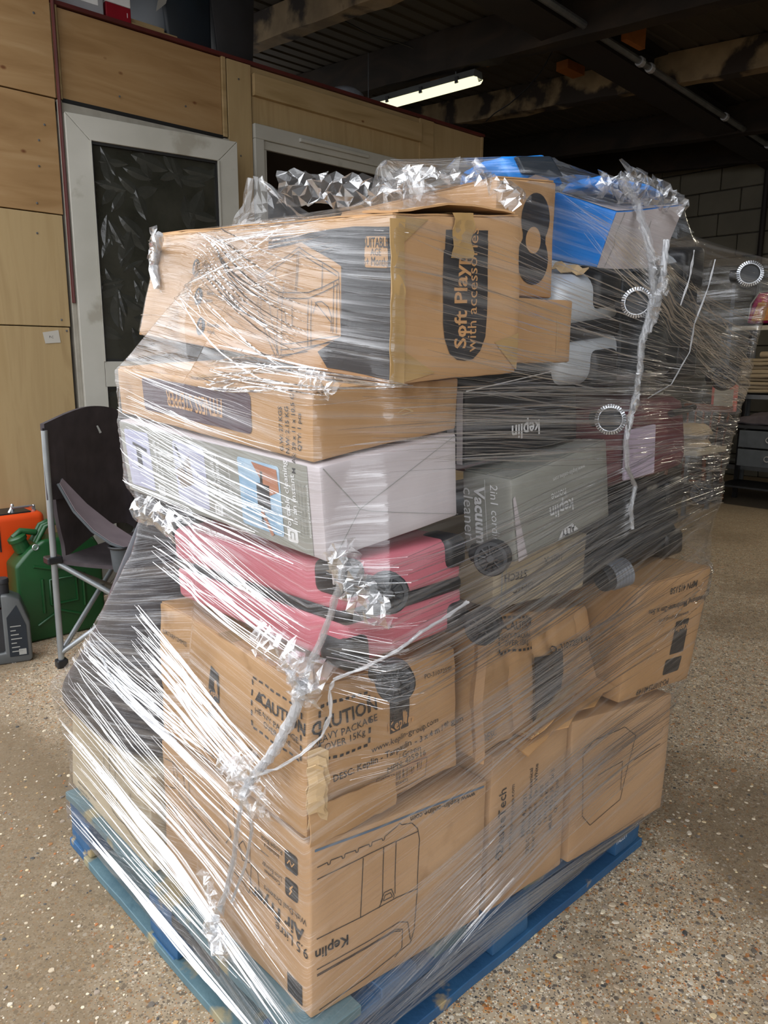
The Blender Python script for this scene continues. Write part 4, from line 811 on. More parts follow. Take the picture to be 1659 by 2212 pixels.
# ---- suitcases
def caster(parent, c, axis, r=.028, big=False, silver=True, out=(0,-1,0)):
    c = Vector(c); a = Vector(axis).normalized(); o_ = Vector(out)
    MB().lathe(c, a, [(r*.3,-.014),(r*.92,-.014),(r,-.010),(r,.010),(r*.92,.014),(r*.72,.014),(r*.70,.010),(r*.3,.010)], 22).build('wheel', M['rubber'], parent, smooth=35)
    if silver:
        mb = MB()
        for i in range(36):
            t0 = 2*math.pi*i/36; u = a.orthogonal().normalized(); w = a.cross(u)
            def q(t_, rr, h): return c+(u*math.cos(t_)+w*math.sin(t_))*rr+a*h
            dt = 2*math.pi/36*.62; mb.hexa([q(t0,r*.80,.011),q(t0+dt,r*.80,.011),q(t0+dt,r*1.02,.008),q(t0,r*1.02,.008),q(t0,r*.80,.0165),q(t0+dt,r*.80,.0165),q(t0+dt,r*1.02,.0145),q(t0,r*1.02,.0145)])
        mb.build('silver_rim', M['chrome'], parent, kind='stuff'); MB().ring(c+a*.0125, a, r*.79, .0018).build('hub_ring', M['chrome'], parent, smooth=60)
    else:
        mb = MB(); u = a.orthogonal().normalized(); w = a.cross(u)
        for i in range(10):
            d_ = u*math.cos(i*.6283)+w*math.sin(i*.6283); mb.tube([c+d_*r*.25+a*.014, c+d_*r*.72+a*.014], .0022, 5)
        mb.lathe(c+a*.010, a, [(r*.28,0),(r*.28,.007),(r*.2,.009)], 12); mb.build('wheel_spokes', M['black'], parent)
    c2 = c-a*.03
    MB().lathe(c2, a, [(r*.3,-.010),(r*.95,-.010),(r,-.006),(r,.008),(r*.95,.010),(r*.3,.010)], 20).build('wheel', M['rubber'], parent, smooth=35)
    f0 = c-a*.015-o_*(r*1.35); MB().tube([c-a*.015, c-a*.015-o_*.012+Vector((0,0,.004)), f0], [.009, .012, .017], 10).build('caster_fork', M['black'], parent, smooth=50)
def suitcase(name, label, H, shellmat, casters, band='black', guard='black', r=.03, silver=True, wr=.028, gl=None):
    H = [Vector(q) for q in H]; base = sum(H[:4], Vector())/4; t = thing(name, label, 'suitcase', base)
    for (c0, c1, nm2) in ((0, .47, 'lower_shell'), (.53, 1, 'upper_shell')):
        MB().hexa(sub(H, 0, 1, 0, 1, c0, c1)).build(nm2, M[shellmat], t, bevel=r, seg=5, smooth=50)
    MB().hexa(sub(H, .004, .996, -.004, 1.004, .41, .59)).build('zip_band', M[band], t, bevel=r*.8, seg=4, smooth=50)
    z_ = MB()
    for cc in (.47, .53): z_.tube([tri(H, x, y, cc) for x, y in ((.15,-.002),(.85,-.002),(.985,.06),(1.0,.5),(.985,.94),(.5,1.002),(.015,.94),(0.0,.5),(.015,.06),(.15,-.002))], .003, 6)
    z_.build('zip_teeth', M['rubber'], t)
    for a_, c_ in ((0,0),(1,0),(0,1),(1,1)):
        q = sub(H, (gl[0] if gl else a_-.02) if a_ == 0 else .83, (gl[1] if gl else .17) if a_ == 0 else 1.02, -.02, .13, c_-.03 if c_ == 0 else .68, .32 if c_ == 0 else 1.03)
        MB().hexa(q).build('corner_guard', M[guard], t, bevel=.016, seg=3, smooth=50)
    for cs in casters:
        md = cs[2] if len(cs) > 2 else int(silver)
        caster(t, cs[0], cs[1], wr, silver=md == 1)
        if md == 2:
            ux = Vector(cs[1]).normalized(); MB().lathe(Vector(cs[0])-ux*.02, ux, [(wr*(1.12 if i % 2 else 1.0), .004*i) for i in range(12)], 22).build('ribbed_tyre', M['greyplastic'], t, smooth=20)
    return t
H = BOX['S']
view = (-.75, -.6, .1)
suitcase('pink_suitcase', 'pink woven-look suitcase lying flat with a black zip band under the white cleaner box', H, 'pink',
    [((.360,-.062,.918), (-.85,-.5,.15)), ((.345,-.060,.800), (-.85,-.5,.15)), ((.105,-.080,.915), (-.6,-.75,.2)), ((.12,-.080,.775), (-.6,-.75,.2))], silver=False, wr=.030, r=.015)
ZS = [(0.640,0.015,1.19),(1.175,0.010,1.21),(1.18,0.674,1.24),(0.644,0.681,1.21),(0.630,0.012,1.39),(1.14,-0.005,1.49),(1.14,0.653,1.53),(0.632,0.656,1.44)]
suitcase('silver_suitcase', 'large silver suitcase with four ringed wheels lying near the top right of the load', ZS, 'silver',
    [((.790,-.055,1.352), (-.87,-.47,.1)), ((.728,-.050,1.130), (-.87,-.47,.1)), ((1.300,-.055,1.445), (-.87,-.47,.1)), ((1.24,-.045,1.205), (-.87,-.47,.1), 0)], r=.035, wr=.029, gl=(.20, .37))
zs_ = [o for o in S.collection.objects if o.name == 'silver_suitcase'][0]
MB().hexa(sub(ZS, .38, .99, -.012, .03, .06, .94)).build('end_panel', M['darkshell'], zs_, bevel=.008, seg=3, smooth=50, label='dark wheel-end panel of the silver suitcase')
YS_ = [(0.745,0.012,0.772),(1.204,0.014,0.772),(1.197,0.477,0.772),(0.745,0.473,0.772),(0.738,0.018,0.930),(1.193,0.020,0.960),(1.189,0.485,0.950),(0.738,0.476,0.935)]
suitcase('dark_suitcase', 'dark charcoal suitcase with ribbed wheels below the maroon bag at the right of the load', YS_, 'darkshell', [((.815,-.035,.797), (.55,-.2,.1), 2), ((1.19,-.035,.93), (-.87,-.47,.1), 0)], r=.03, silver=True, wr=.028)
HM = [(0.800,0.0,0.97),(1.183,0.0,0.985),(1.160,0.490,0.985),(0.80,0.470,0.97),(0.795,0.0,1.145),(1.160,0.0,1.165),(1.152,0.492,1.165),(0.795,0.473,1.145)]
t = thing('maroon_bag', 'maroon fabric bag with a lilac label between the silver and the dark suitcase', 'bag', (.98, .24, .97))
Body(HM, .010, 9, 4).shell(20, .03).build('bag_body', M['maroon'], t, smooth=50)
q = sub(HM, .17, .50, -.03, -.01, .10, .72); MB().hexa(q).build('lilac_label', M['lilac'], t, bevel=.003)
MB().tube([tri(HM, a, -.03-.05*math.sin(math.pi*a), .85) for a in np.linspace(.55, .95, 9)], .008, 8).build('carry_handle', M['black'], t, smooth=50)
# ---- blue bag on top
t = thing('blue_bag', 'small bright blue bag with a black panel on the very top of the load', 'bag', (.62, .18, 1.565))
TB = [(.575,.10,1.571),(.70,.055,1.571),(.76,.22,1.571),(.63,.28,1.571),(.57,.12,1.615),(.665,.075,1.625),(.715,.22,1.63),(.62,.26,1.62)]
Body(TB, .006, 14, 9).shell(10, .012).build('bag_body', M['blueboard'], t, smooth=50)
MB().hexa(sub(TB, .25, .95, -.06, .02, .25, .92)).build('black_panel', M['navy'], t, bevel=.004)
TB2 = [(.715,-.02,1.566),(.90,-.045,1.566),(.90,.09,1.568),(.74,.10,1.572),(.72,-.0,1.582),(.87,-.02,1.585),(.87,.08,1.588),(.75,.09,1.59)]
tb = Body(TB2, .005, 14, 5).shell(10, .006).build('blue_pouch', M['blueboard'], smooth=50); tag(tb, 'flat blue pouch lying on top of the blue and white box', 'bag')
# ---- black bag at the left
t = thing('black_sack', 'black plastic sack bulging from the left side of the load above the pale carton', 'sack', (.17, .82, .386))
secs = [(.388,.565,1.04,.0,.36),(.41,.56,1.10,-.005,.37),(.45,.56,1.085,-.01,.37),(.52,.56,.98,-.005,.36),(.60,.56,.88,.0,.35),(.70,.56,.79,.01,.33),(.80,.56,.70,.02,.30),(.88,.56,.625,.03,.26),(.94,.56,.58,.04,.2),(.965,.56,.575,.05,.12)]
vs = []; n_ = 40
for i, (z, y0, y1, x0, x1) in enumerate(secs):
    for k in range(n_):
        a = 2*math.pi*k/n_; cx_, cy_ = (x0+x1)/2, (y0+y1)/2; c_, s_ = math.cos(a), math.sin(a); e = .6
        p_ = Vector((cx_+(x1-x0)/2*math.copysign(abs(c_)**e, c_), cy_+(y1-y0)/2*math.copysign(abs(s_)**e, s_), z)); d_ = noise.noise(Vector((p_.x*12, p_.y*12, z*5)))*.010
        vs.append(p_+Vector((c_, s_, 0))*d_)
fs = [(i*n_+k, i*n_+(k+1) % n_, (i+1)*n_+(k+1) % n_, (i+1)*n_+k) for i in range(len(secs)-1) for k in range(n_)]+[tuple(range(n_))[::-1], tuple(range((len(secs)-1)*n_, len(secs)*n_))]
ob = MB().add(vs, fs).build('sack_body', M['bag'], t, smooth=70); ms = ob.modifiers.new('round', 'SUBSURF'); ms.levels = 1; ms.render_levels = 2
# ================================================================ STRETCH FILM
CX, CY = .5, .35; NT, NZ = 760, 300; Z0, Z1 = .072, 1.645
supp = [[tuple(v) for v in BOX[k]] for k in BOX]+[ZS, YS_, HM, TB, TB2]
supp.append([(x, y, z) for x in (0, PX1) for y in (0, PY1) for z in (.072, .154)])
for c, r in (((1.300,-.055,1.445),.045), ((1.24,-.045,1.205),.04), ((.790,-.055,1.352),.035), ((.728,-.05,1.13),.035), ((.83,-.035,.797),.035), ((1.19,-.035,.93),.035), ((.360,-.062,.918),.04), ((.345,-.06,.8),.04), ((.105,-.080,.915),.035), ((.12,-.080,.775),.035)):
    supp.append([(c[0]+r*a, c[1]+r*b, c[2]+r*d) for a in (-1, 1) for b in (-1, .8) for d in (-.8, .8)])
supp.append([(x, y, secs[i][0]) for i in (0, 1) for (x, y) in ((secs[i][3], secs[i][1]), (secs[i][4], secs[i][1]), (secs[i][3]+.06, secs[i][2]), (secs[i][4]-.06, secs[i][2]), (secs[i][3], secs[i][2]-.07), (secs[i][4], secs[i][2]-.07))])
for j in range(1, len(secs)-1):
    supp.append([(x, y, secs[i][0]) for i in (j, j+1) for (x, y) in ((secs[i][3], secs[i][1]), (secs[i][4], secs[i][1]), (secs[i][3]+.06, secs[i][2]), (secs[i][4]-.06, secs[i][2]), (secs[i][3], secs[i][2]-.07), (secs[i][4], secs[i][2]-.07))])
# loose gathers standing above the load
supp += [[(.44,.30,1.5),(.57,.30,1.5),(.5,.43,1.5),(.49,.35,1.642),(.51,.35,1.642),(.5,.36,1.642)], [(.022,.016,.47),(.022,.016,.57),(.03,.10,.5),(.12,.018,.5)], [(.80,.02,1.56),(.92,.02,1.56),(.86,.1,1.56),(.875,.04,1.605)]]
TH = (np.arange(NT)+.5)*2*np.pi/NT-np.pi; ct, st = np.cos(TH), np.sin(TH)
ZL = np.linspace(Z0, Z1, NZ); R = np.zeros((NT, NZ))
segs = []
for P_ in supp:
    A_ = np.array(P_, float); i, j = np.triu_indices(len(A_), 1); segs.append((A_[i], A_[j]))
def hull(P):
    P = sorted(set(map(tuple, np.round(P, 5)))); 
    if len(P) < 3: return P
    def half(Q):
        h = []
        for p in Q:
            while len(h) >= 2 and (h[-1][0]-h[-2][0])*(p[1]-h[-2][1])-(h[-1][1]-h[-2][1])*(p[0]-h[-2][0]) <= 0: h.pop()
            h.append(p)
        return h
    a, b_ = half(P), half(P[::-1]); return a[:-1]+b_[:-1]
for k, z in enumerate(ZL):
    pts = []
    for A_, B_ in segs:
        lo = np.minimum(A_[:,2], B_[:,2]); hi = np.maximum(A_[:,2], B_[:,2]); mk = (lo <= z) & (hi >= z) & (hi-lo > 1e-6)
        if mk.any():
            a_, b_ = A_[mk], B_[mk]; tt = ((z-a_[:,2])/(b_[:,2]-a_[:,2]))[:,None]; pts.append((a_+(b_-a_)*tt)[:,:2])
    if z < .155: pts.append(np.array([(0,0),(PX1,0),(PX1,PY1),(0,PY1)], float))
    if not pts: continue
    hp = np.array(hull(np.vstack(pts)))-(CX, CY)
    if len(hp) < 3: continue
    q = np.roll(hp, -1, 0); dx, dy = q[:,0]-hp[:,0], q[:,1]-hp[:,1]
    num = hp[:,0]*dy-hp[:,1]*dx
    if (num < -1e-9).any(): continue
    den = ct[:,None]*dy[None]-st[:,None]*dx[None]
    with np.errstate(divide='ignore', invalid='ignore'): rr = num[None]/den
    rr[(den <= 1e-9)] = np.inf; R[:,k] = np.clip(rr.min(1), 0, None)
# film bridges hollows between stacked edges
dz = ZL[1]-ZL[0]; Wn = int(.24/dz); R0 = R.copy(); st_ = 3
for a in range(1, Wn, st_):
    for c in range(1, Wn-a, st_):
        lo = np.empty_like(R0); hi = np.empty_like(R0); lo[:,a:] = R0[:,:-a]; lo[:,:a] = 0; hi[:,:-c] = R0[:,c:]; hi[:,-c:] = 0
        ok = (lo > .05) & (hi > .05)
        if a+c > Wn*.35: ok &= ~((ZL[None] > .56) & (ZL[None] < .99) & (TH[:,None] > 2.2))
        R = np.where(ok, np.maximum(R, (lo*c+hi*a)/(a+c)), R)
def sm(A_, n, ax):
    for _ in range(n): A_ = (np.roll(A_, 1, ax)+2*A_+np.roll(A_, -1, ax))/4 if ax == 0 else np.hstack([A_[:,:1], (A_[:,:-2]+2*A_[:,1:-1]+A_[:,2:])/4, A_[:,-1:]])
    return A_
R = np.maximum(sm(sm(R, 3, 0), 4, 1), R0)+.007
ktop = int(np.max(np.where(R.min(1) if 0 else (R0.max(0) > .05))[0]))
R[:, ktop+1:] = 0; R = np.where(R < .02, .0, R)
R = sm(sm(R, 1, 1), 1, 0)
SL = (math.atan2(PY1-CY, 0-CX), math.atan2(-CY, -CX), math.atan2(-CY, PX1-CX), math.atan2(PY1-CY, PX1-CX))
def spos(th, z):
    """point of the film for an angle and a height (arrays)"""
    fi = ((np.asarray(th)+np.pi)/(2*np.pi)*NT-.5) % NT; i0 = np.floor(fi).astype(int) % NT; i1 = (i0+1) % NT; fu = fi-np.floor(fi)
    fk = np.clip((np.asarray(z)-Z0)/dz, 0, NZ-1.001); k0 = fk.astype(int); fv = fk-k0
    r = (R[i0,k0]*(1-fu)+R[i1,k0]*fu)*(1-fv)+(R[i0,k0+1]*(1-fu)+R[i1,k0+1]*fu)*fv
    return np.stack([CX+r*np.cos(th), CY+r*np.sin(th), np.asarray(z, float)], -1)
X = CX+R*ct[:,None]; Y = CY+R*st[:,None]; ZZ = np.repeat(ZL[None], NT, 0)
K1 = ktop+2
ds = np.hypot(np.diff(X[:,60], append=X[0,60]), np.diff(Y[:,60], append=Y[0,60])); s_ = np.cumsum(ds)-ds
# arc length measured from the front corner: left face negative, right face positive
ic = int((SL[1]+np.pi)/(2*np.pi)*NT) % NT; s_ = s_-s_[ic]
tq = np.clip((ZZ-.9)/.3, 0, 1); sg = s_[:,None]
g_low = np.where(sg < 0, -.20*sg*-1*-1, .24*sg); g_low = np.where(sg < 0, sg*-.20, sg*.24)
g_up = np.where(sg < 0, sg*-.16, sg*-.10)
flow = ZZ-(g_low*(1-tq)+g_up*tq)
# small wrinkles of the sheet itself
wr_ = np.zeros_like(R)
for _ in range(60):
    kx, kc, ph, am = rng.uniform(-3, 3), rng.uniform(30, 190), rng.uniform(0, 6.28), rng.uniform(.2, 1)
    wr_ += am*np.sin(kx*sg+kc*flow+ph)/math.sqrt(kc)
wr_ *= .0012; wr_ *= np.clip((R-.05)*8, 0, 1)
Xw, Yw = X+wr_*ct[:,None], Y+wr_*st[:,None]
wrap = thing('stretch_wrap', 'clear stretch film wound round the whole pallet load', 'film', (.5, .5, .072))
V = np.stack([Xw[:,:K1], Yw[:,:K1], ZZ[:,:K1]], -1).reshape(-1, 3)
ii, kk = np.meshgrid(np.arange(NT), np.arange(K1-1), indexing='ij'); i2 = (ii+1) % NT
F = np.stack([ii*K1+kk, i2*K1+kk, i2*K1+kk+1, ii*K1+kk+1], -1).reshape(-1, 4)
me = bpy.data.meshes.new('film_sheet'); me.vertices.add(len(V)); me.vertices.foreach_set('co', (V-np.array([.5,.5,.072])).ravel())
me.loops.add(F.size); me.loops.foreach_set('vertex_index', F.ravel().astype(np.int32)); me.polygons.add(len(F)); me.polygons.foreach_set('loop_start', (np.arange(len(F))*4).astype(np.int32))
me.update(calc_edges=True); me.polygons.foreach_set('use_smooth', np.ones(len(F), bool))
uvl = me.uv_layers.new(name='flow'); uu = np.stack([np.repeat(s_[:,None], K1, 1), flow[:,:K1]], -1).reshape(-1, 2); uvl.data.foreach_set('uv', uu[F.ravel()].ravel())
me.materials.append(M['film']); ob = bpy.data.objects.new('film_sheet', me); S.collection.objects.link(ob); ob.parent = wrap
ob.location = (0, 0, 0)
# ---- folded strands
FOLD = [.0022]
def Lf(y, z):
    a = math.atan2(y-CY, .0-CX); return (a-2*math.pi if a > 0 else a, z)
def Rf(x, z): return (math.atan2(-.03-CY, x-CX), z)
pv, pf = [], []
pf = []
def strand(p, q, w, h, sag=0., nseg=12, off=.0015):
    t_ = np.linspace(0, 1, nseg+1); th = p[0]+(q[0]-p[0])*t_; z = p[1]+(q[1]-p[1])*t_+sag*np.sin(math.pi*t_); z = np.clip(z, Z0, ZL[ktop]-.03)
    P_ = spos(th, z); T = np.gradient(P_, axis=0); T /= np.linalg.norm(T, axis=1)[:,None]+1e-9
    O = np.stack([np.cos(th), np.sin(th), 0*th], -1); B_ = np.cross(T, O); B_ /= np.linalg.norm(B_, axis=1)[:,None]+1e-9; O = np.cross(B_, T)
    ww = (w*np.sin(math.pi*np.clip(t_*.94+.03, 0, 1))**.5*(1+.25*np.sin(t_*random.uniform(8, 30)+random.random()*6)))[:,None]
    b0 = len(pv); off += random.uniform(0, .002)
    for a_, hh_ in ((-1, 0), (random.uniform(-.3, .3), h), (1, 0)): (pf if w > FOLD[0] else pv).append(P_+B_*ww*a_/2+O*(off+hh_*ww/w))
def flush(pv):
    vs = []; fs = []
    n_ = 0
    for i in range(0, len(pv), 3):
        a_, b_, c_ = pv[i:i+3]; m_ = len(a_); vs += [a_, b_, c_]
        for j in range(m_-1):
            fs += [(n_+j, n_+j+1, n_+m_+j+1, n_+m_+j), (n_+m_+j, n_+m_+j+1, n_+2*m_+j+1, n_+2*m_+j)]
        n_ += 3*m_
    return np.vstack(vs), fs
def bundle(n, p, q, sp0, sp1, wmin=.0008, wmax=.003, frac=(.25, 1), sag=.01, h=1.3):
    for _ in range(n):
        o0 = random.uniform(-1, 1); a_ = (p[0]+random.uniform(-.02, .02), p[1]+o0*sp0); b_ = (q[0]+random.uniform(-.02, .02), q[1]+(o0*.7+.3*random.uniform(-1, 1))*sp1)
        L_ = random.uniform(*frac); t0 = random.uniform(0, 1-L_); t1 = t0+L_
        f_ = lambda t: (a_[0]+(b_[0]-a_[0])*t, a_[1]+(b_[1]-a_[1])*t)
        w = wmin+(wmax-wmin)*random.random()**2.5
        strand(f_(t0), f_(t1), w, w*h*random.uniform(.3, .7), random.uniform(-sag, sag))
bundle(22, Lf(.86,.60), Lf(.02,.47), .02, .012, .001, .005, (.3, 1)); bundle(8, Lf(.88,1.48), Lf(-.0,1.29), .03, .06, .002, .006, (.4, .9)); bundle(10, Lf(1.0,.50), Lf(.05,.25), .08, .03, .002, .006, (.3, .9)); bundle(30, Lf(1.02,.50), Lf(.02,.30), .09, .09)
bundle(20, Lf(1.0,.36), Lf(.01,.17), .02, .025, .001, .0055, (.4, 1)); bundle(22, Lf(1.0,.25), Lf(.01,.17), .10, .02); bundle(34, Lf(1.02,.115), Lf(0,.085), .02, .010, .001, .0045, (.25, .9))
bundle(30, Lf(.9,.62), Lf(.25,.56), .06, .02, .001, .003); bundle(50, Lf(.55,.72), Lf(.05,.56), .05, .05, .0008, .0035); bundle(26, Lf(.52,.62), Lf(.03,.49), .12, .10)
bundle(50, Lf(.5,.93), Lf(.0,.82), .07, .07, .0008, .003); bundle(50, Lf(.64,1.10), Lf(.0,1.0), .06, .08, .0008, .0028, (.2, .9)); bundle(14, Lf(.64,1.0), Lf(.0,.95), .04, .03, .001, .004)
bundle(22, Lf(.64,1.20), Lf(.0,1.12), .05, .05, .0007, .002); bundle(24, Lf(.30,1.23), Rf(.20,1.20), .04, .02, .001, .004); bundle(48, Lf(.9,1.46), Lf(-.04,1.28), .06, .09, .0008, .0032, (.3, .95)); bundle(34, Lf(.9,1.4), Lf(-.04,1.40), .09, .07, .0007, .0026)
bundle(18, Lf(.9,1.36), Lf(.2,1.45), .03, .06, .001, .0025); bundle(40, Lf(.9,1.5), Lf(.0,1.46), .03, .03, .001, .003)
bundle(14, Lf(.9,1.47), Lf(-.02,1.27), .06, .09, .0023, .0038, (.3, .95)); bundle(9, Lf(.64,1.10), Lf(.0,1.0), .06, .07, .0023, .0035, (.2, .9)); bundle(10, Lf(.5,.93), Lf(.0,.82), .06, .06, .0024, .0035)
bundle(14, Lf(.55,.70), Lf(.05,.56), .06, .05, .0024, .0038); bundle(10, Lf(1.0,.36), Lf(.01,.17), .04, .03, .0024, .005, (.4, 1)); bundle(14, Lf(.32,1.215), Lf(-.02,1.22), .02, .03, .0024, .0045, (.2, .8))
FOLD[0] = 1
bundle(230, Rf(-.02,.16), Rf(1.12,.42), .12, .12, .0008, .0038, (.2, .9)); bundle(60, Rf(0,.09), Rf(1.1,.14), .02, .05, .001, .005, (.3, 1)); bundle(180, Rf(-.02,.50), Rf(1.15,.72), .14, .14, .0008, .0035, (.2, .8))
bundle(120, Rf(0,.78), Rf(1.15,.95), .05, .10, .0008, .0045, (.2, .8)); bundle(110, Rf(.0,.88), Rf(1.2,1.0), .08, .12, .0007, .003); bundle(140, Rf(.0,1.15), Rf(1.2,1.12), .06, .12, .0007, .003, (.15, .7)); bundle(110, Rf(.1,1.35), Rf(1.25,1.22), .14, .12, .0006, .0025, (.15, .6)); bundle(90, Rf(.55,1.50), Rf(1.3,1.25), .05, .10, .0007, .003, (.15, .6))
bundle(70, Rf(.85,1.35), Rf(1.33,1.14), .08, .05, .001, .003, (.1, .4)); bundle(90, Rf(.9,1.05), Rf(1.25,1.0), .12, .12, .0008, .003, (.1, .4)); bundle(50, Rf(1.0,.72), Rf(1.2,.76), .06, .03, .0008, .003, (.1, .5))
FOLD[0] = .0012
bundle(40, Rf(.85,1.36), Rf(1.34,1.16), .09, .05, .0013, .0026, (.1, .35)); bundle(50, Rf(.95,1.15), Rf(1.30,1.10), .10, .10, .0013, .0026, (.1, .35)); bundle(26, Rf(.9,.95), Rf(1.22,.98), .08, .08, .0013, .0024, (.1, .4)); bundle(22, Rf(.85,.62), Rf(1.2,.76), .06, .03, .0013, .0024, (.08, .3))
FOLD[0] = 1
for z in np.linspace(.15, 1.4, 9): bundle(14, (SL[2]+.05, z), (SL[3]+0*z, z+.1), .07, .07, .0008, .003, (.2, .8)); bundle(14, (SL[3], z), (SL[0], z-.05), .07, .07, .0008, .003, (.2, .8))
vs, fs = flush(pf); mb = MB(); mb.v = [tuple(v) for v in vs]; mb.f = fs; mb.build('film_folds', M['fold'], wrap, kind='stuff')
vs, fs = flush(pv); mb = MB(); mb.v = [tuple(v) for v in vs]; mb.f = fs; mb.build('film_strands', M['pleat'], wrap, kind='stuff')
# ---- crumpled and roped film
def crumple(name, path, width, amp, mt='crinkle', nu=40, nv=9, curl=1.2, parent=wrap):
    """sheet following a path, pressed into sharp facets"""
    pth = [Vector(p) for p in path]; L_ = [0]
    for a_, b_ in zip(pth, pth[1:]): L_.append(L_[-1]+(b_-a_).length)
    g = []
    for i in range(nu+1):
        d = L_[-1]*i/nu; j = max(k for k in range(len(L_)) if L_[k] <= d+1e-9); j = min(j, len(pth)-2); t_ = (d-L_[j])/(L_[j+1]-L_[j]); p = pth[j].lerp(pth[j+1], t_)
        T = (pth[j+1]-pth[j]).normalized(); O = Vector((p.x-CX, p.y-CY, 0)).normalized(); B_ = T.cross(O).normalized(); O = B_.cross(T)
        w_ = width(i/nu) if callable(width) else width; row = []
        for k in range(nv+1):
            a_ = (k/nv-.5)*2; row.append(p+B_*(a_*w_/2)+O*(curl*w_/2*(1-a_*a_)*.5)+Vector([random.uniform(-1, 1)*amp for _ in range(3)]))
        g.append(row)
    mb = MB(); vs = [q for r_ in g for q in r_]; fs = []
    for i in range(nu):
        for k in range(nv):
            q = (i*(nv+1)+k, (i+1)*(nv+1)+k, (i+1)*(nv+1)+k+1, i*(nv+1)+k+1)
            fs += [(q[0], q[1], q[2]), (q[0], q[2], q[3])] if random.random() < .5 else [(q[0], q[1], q[3]), (q[1], q[2], q[3])]
    return mb.add(vs, fs).build(name, M[mt], parent)
def onfilm(uvs, off=.006):
    """points on the wrapped surface under photograph positions, found by marching the sight line"""
    out = []
    for (u, v) in uvs:
        d = AX[0]*((u-829.5)/CAM['f'])+AX[1]*((v-1106)/CAM['f'])+AX[2]; d.normalize(); t_ = .5; hit = None
        while t_ < 4:
            p = CC+d*t_
            if Z0 < p.z < ZL[ktop]:
                th = math.atan2(p.y-CY, p.x-CX); q = spos(np.array([th]), np.array([p.z]))[0]
                if math.hypot(p.x-CX, p.y-CY) <= math.hypot(q[0]-CX, q[1]-CY)+off: hit = p; break
            t_ += .004
        out.append(hit or CC+d*1.6)
    return out
def dense(pts, n=5): return [pts[i].lerp(pts[i+1], j/n) for i in range(len(pts)-1) for j in range(n)]+[pts[-1]]
def rope(name, uvs, r, amp=.004, mt='rope', off=.008, strands=4):
    P_ = dense(onfilm(uvs, off), 6); mb = MB(); N = len(P_)
    for s in range(strands):
        ph = s*6.28/strands; q = []; rr = []
        for i, p in enumerate(P_):
            R_ = r(i/(N-1)) if callable(r) else r; a_ = ph+i*.55
            q.append(p+Vector((math.cos(a_), math.sin(a_), .3*math.sin(a_*1.3)))*R_*.55+Vector([random.uniform(-1, 1)*amp*R_/.012 for _ in range(3)])*.5); rr.append(R_*random.uniform(.35, .8))
        mb.tube(q, rr, 6)
    return mb.build(name, M[mt], wrap)
rope('film_rope', [(655,1470),(640,1530),(612,1590),(580,1640),(545,1680),(525,1720)], lambda t: .010-.003*t)
rope('film_rope', [(742,1190),(735,1260),(700,1370),(668,1440),(655,1480)], .006, mt='crinkle')
rope('film_rope', [(525,1720),(512,1790),(506,1850),(488,1930),(462,1990),(458,2040),(480,2062)], lambda t: .004+.004*t, mt='crinkle')
rope('film_rope', [(525,1700),(545,1790),(530,1870),(500,1950)], .003, mt='crinkle')
rope('film_cord', [(560,1672),(600,1660),(650,1630),(695,1590),(714,1545),(712,1490),(722,1468),(790,1440),(860,1405),(910,1365),(960,1335),(1010,1300)], .0032, amp=.0015, strands=2)
rope('film_rope', [(345,505),(340,540),(332,575),(340,620)], lambda t: .007+.004*math.sin(t*3.1), mt='rope')
rope('film_rope', [(1345,385),(1375,440),(1395,500),(1408,570),(1412,640),(1400,690),(1386,740),(1382,800),(1374,850),(1362,900),(1352,950),(1355,1010),(1372,1050),(1362,1100),(1366,1142)], lambda t: .008-.004*t, mt='crinkle', strands=5)
rope('film_rope', [(1440,520),(1432,590),(1418,660),(1400,720)], .006, mt='rope')
rope('film_rope', [(1545,560),(1530,620),(1500,700),(1490,760),(1450,830),(1400,860)], .0016, strands=2)
rope('film_rope', [(1500,540),(1490,600),(1470,660)], .002, strands=2)
rope('film_rope', [(190,1385),(225,1430),(250,1490),(300,1540),(380,1600)], .003, strands=3, mt='crinkle')
for uv_, w_, a_ in (([(625,1420),(665,1470),(650,1510)], .05, .010), ([(480,1640),(520,1665),(560,1650)], .05, .009), ([(500,1640),(530,1720),(590,1740)], .05, .008), ([(730,1180),(750,1230),(800,1320),(850,1320)], .05, .006), ([(450,2000),(480,2040),(470,2060)], .035, .007), ([(445,1880),(470,1960),(455,2020)], .035, .007), ([(1405,560),(1420,620),(1400,690)], .045, .008), ([(1340,385),(1420,420),(1470,450)], .06, .008), ([(340,505),(330,560),(345,620)], .03, .006), ([(1375,800),(1372,870),(1350,930)], .022, .005),
                  ([(600,400),(700,410),(840,425)], .06, .008), ([(850,400),(930,390),(1010,400)], .06, .010), ([(1020,390),(1080,410),(1130,450)], .05, .007), ([(300,1100),(340,1110),(390,1150)], .05, .006), ([(560,1380),(640,1420),(700,1480)], .06, .007), ([(650,815),(700,830),(720,850)], .03, .004), ([(1290,395),(1330,410),(1370,400)], .05, .008)):
    crumple('crumpled_film', dense(onfilm(uv_, .01), 5), w_, a_, nu=20, nv=6)
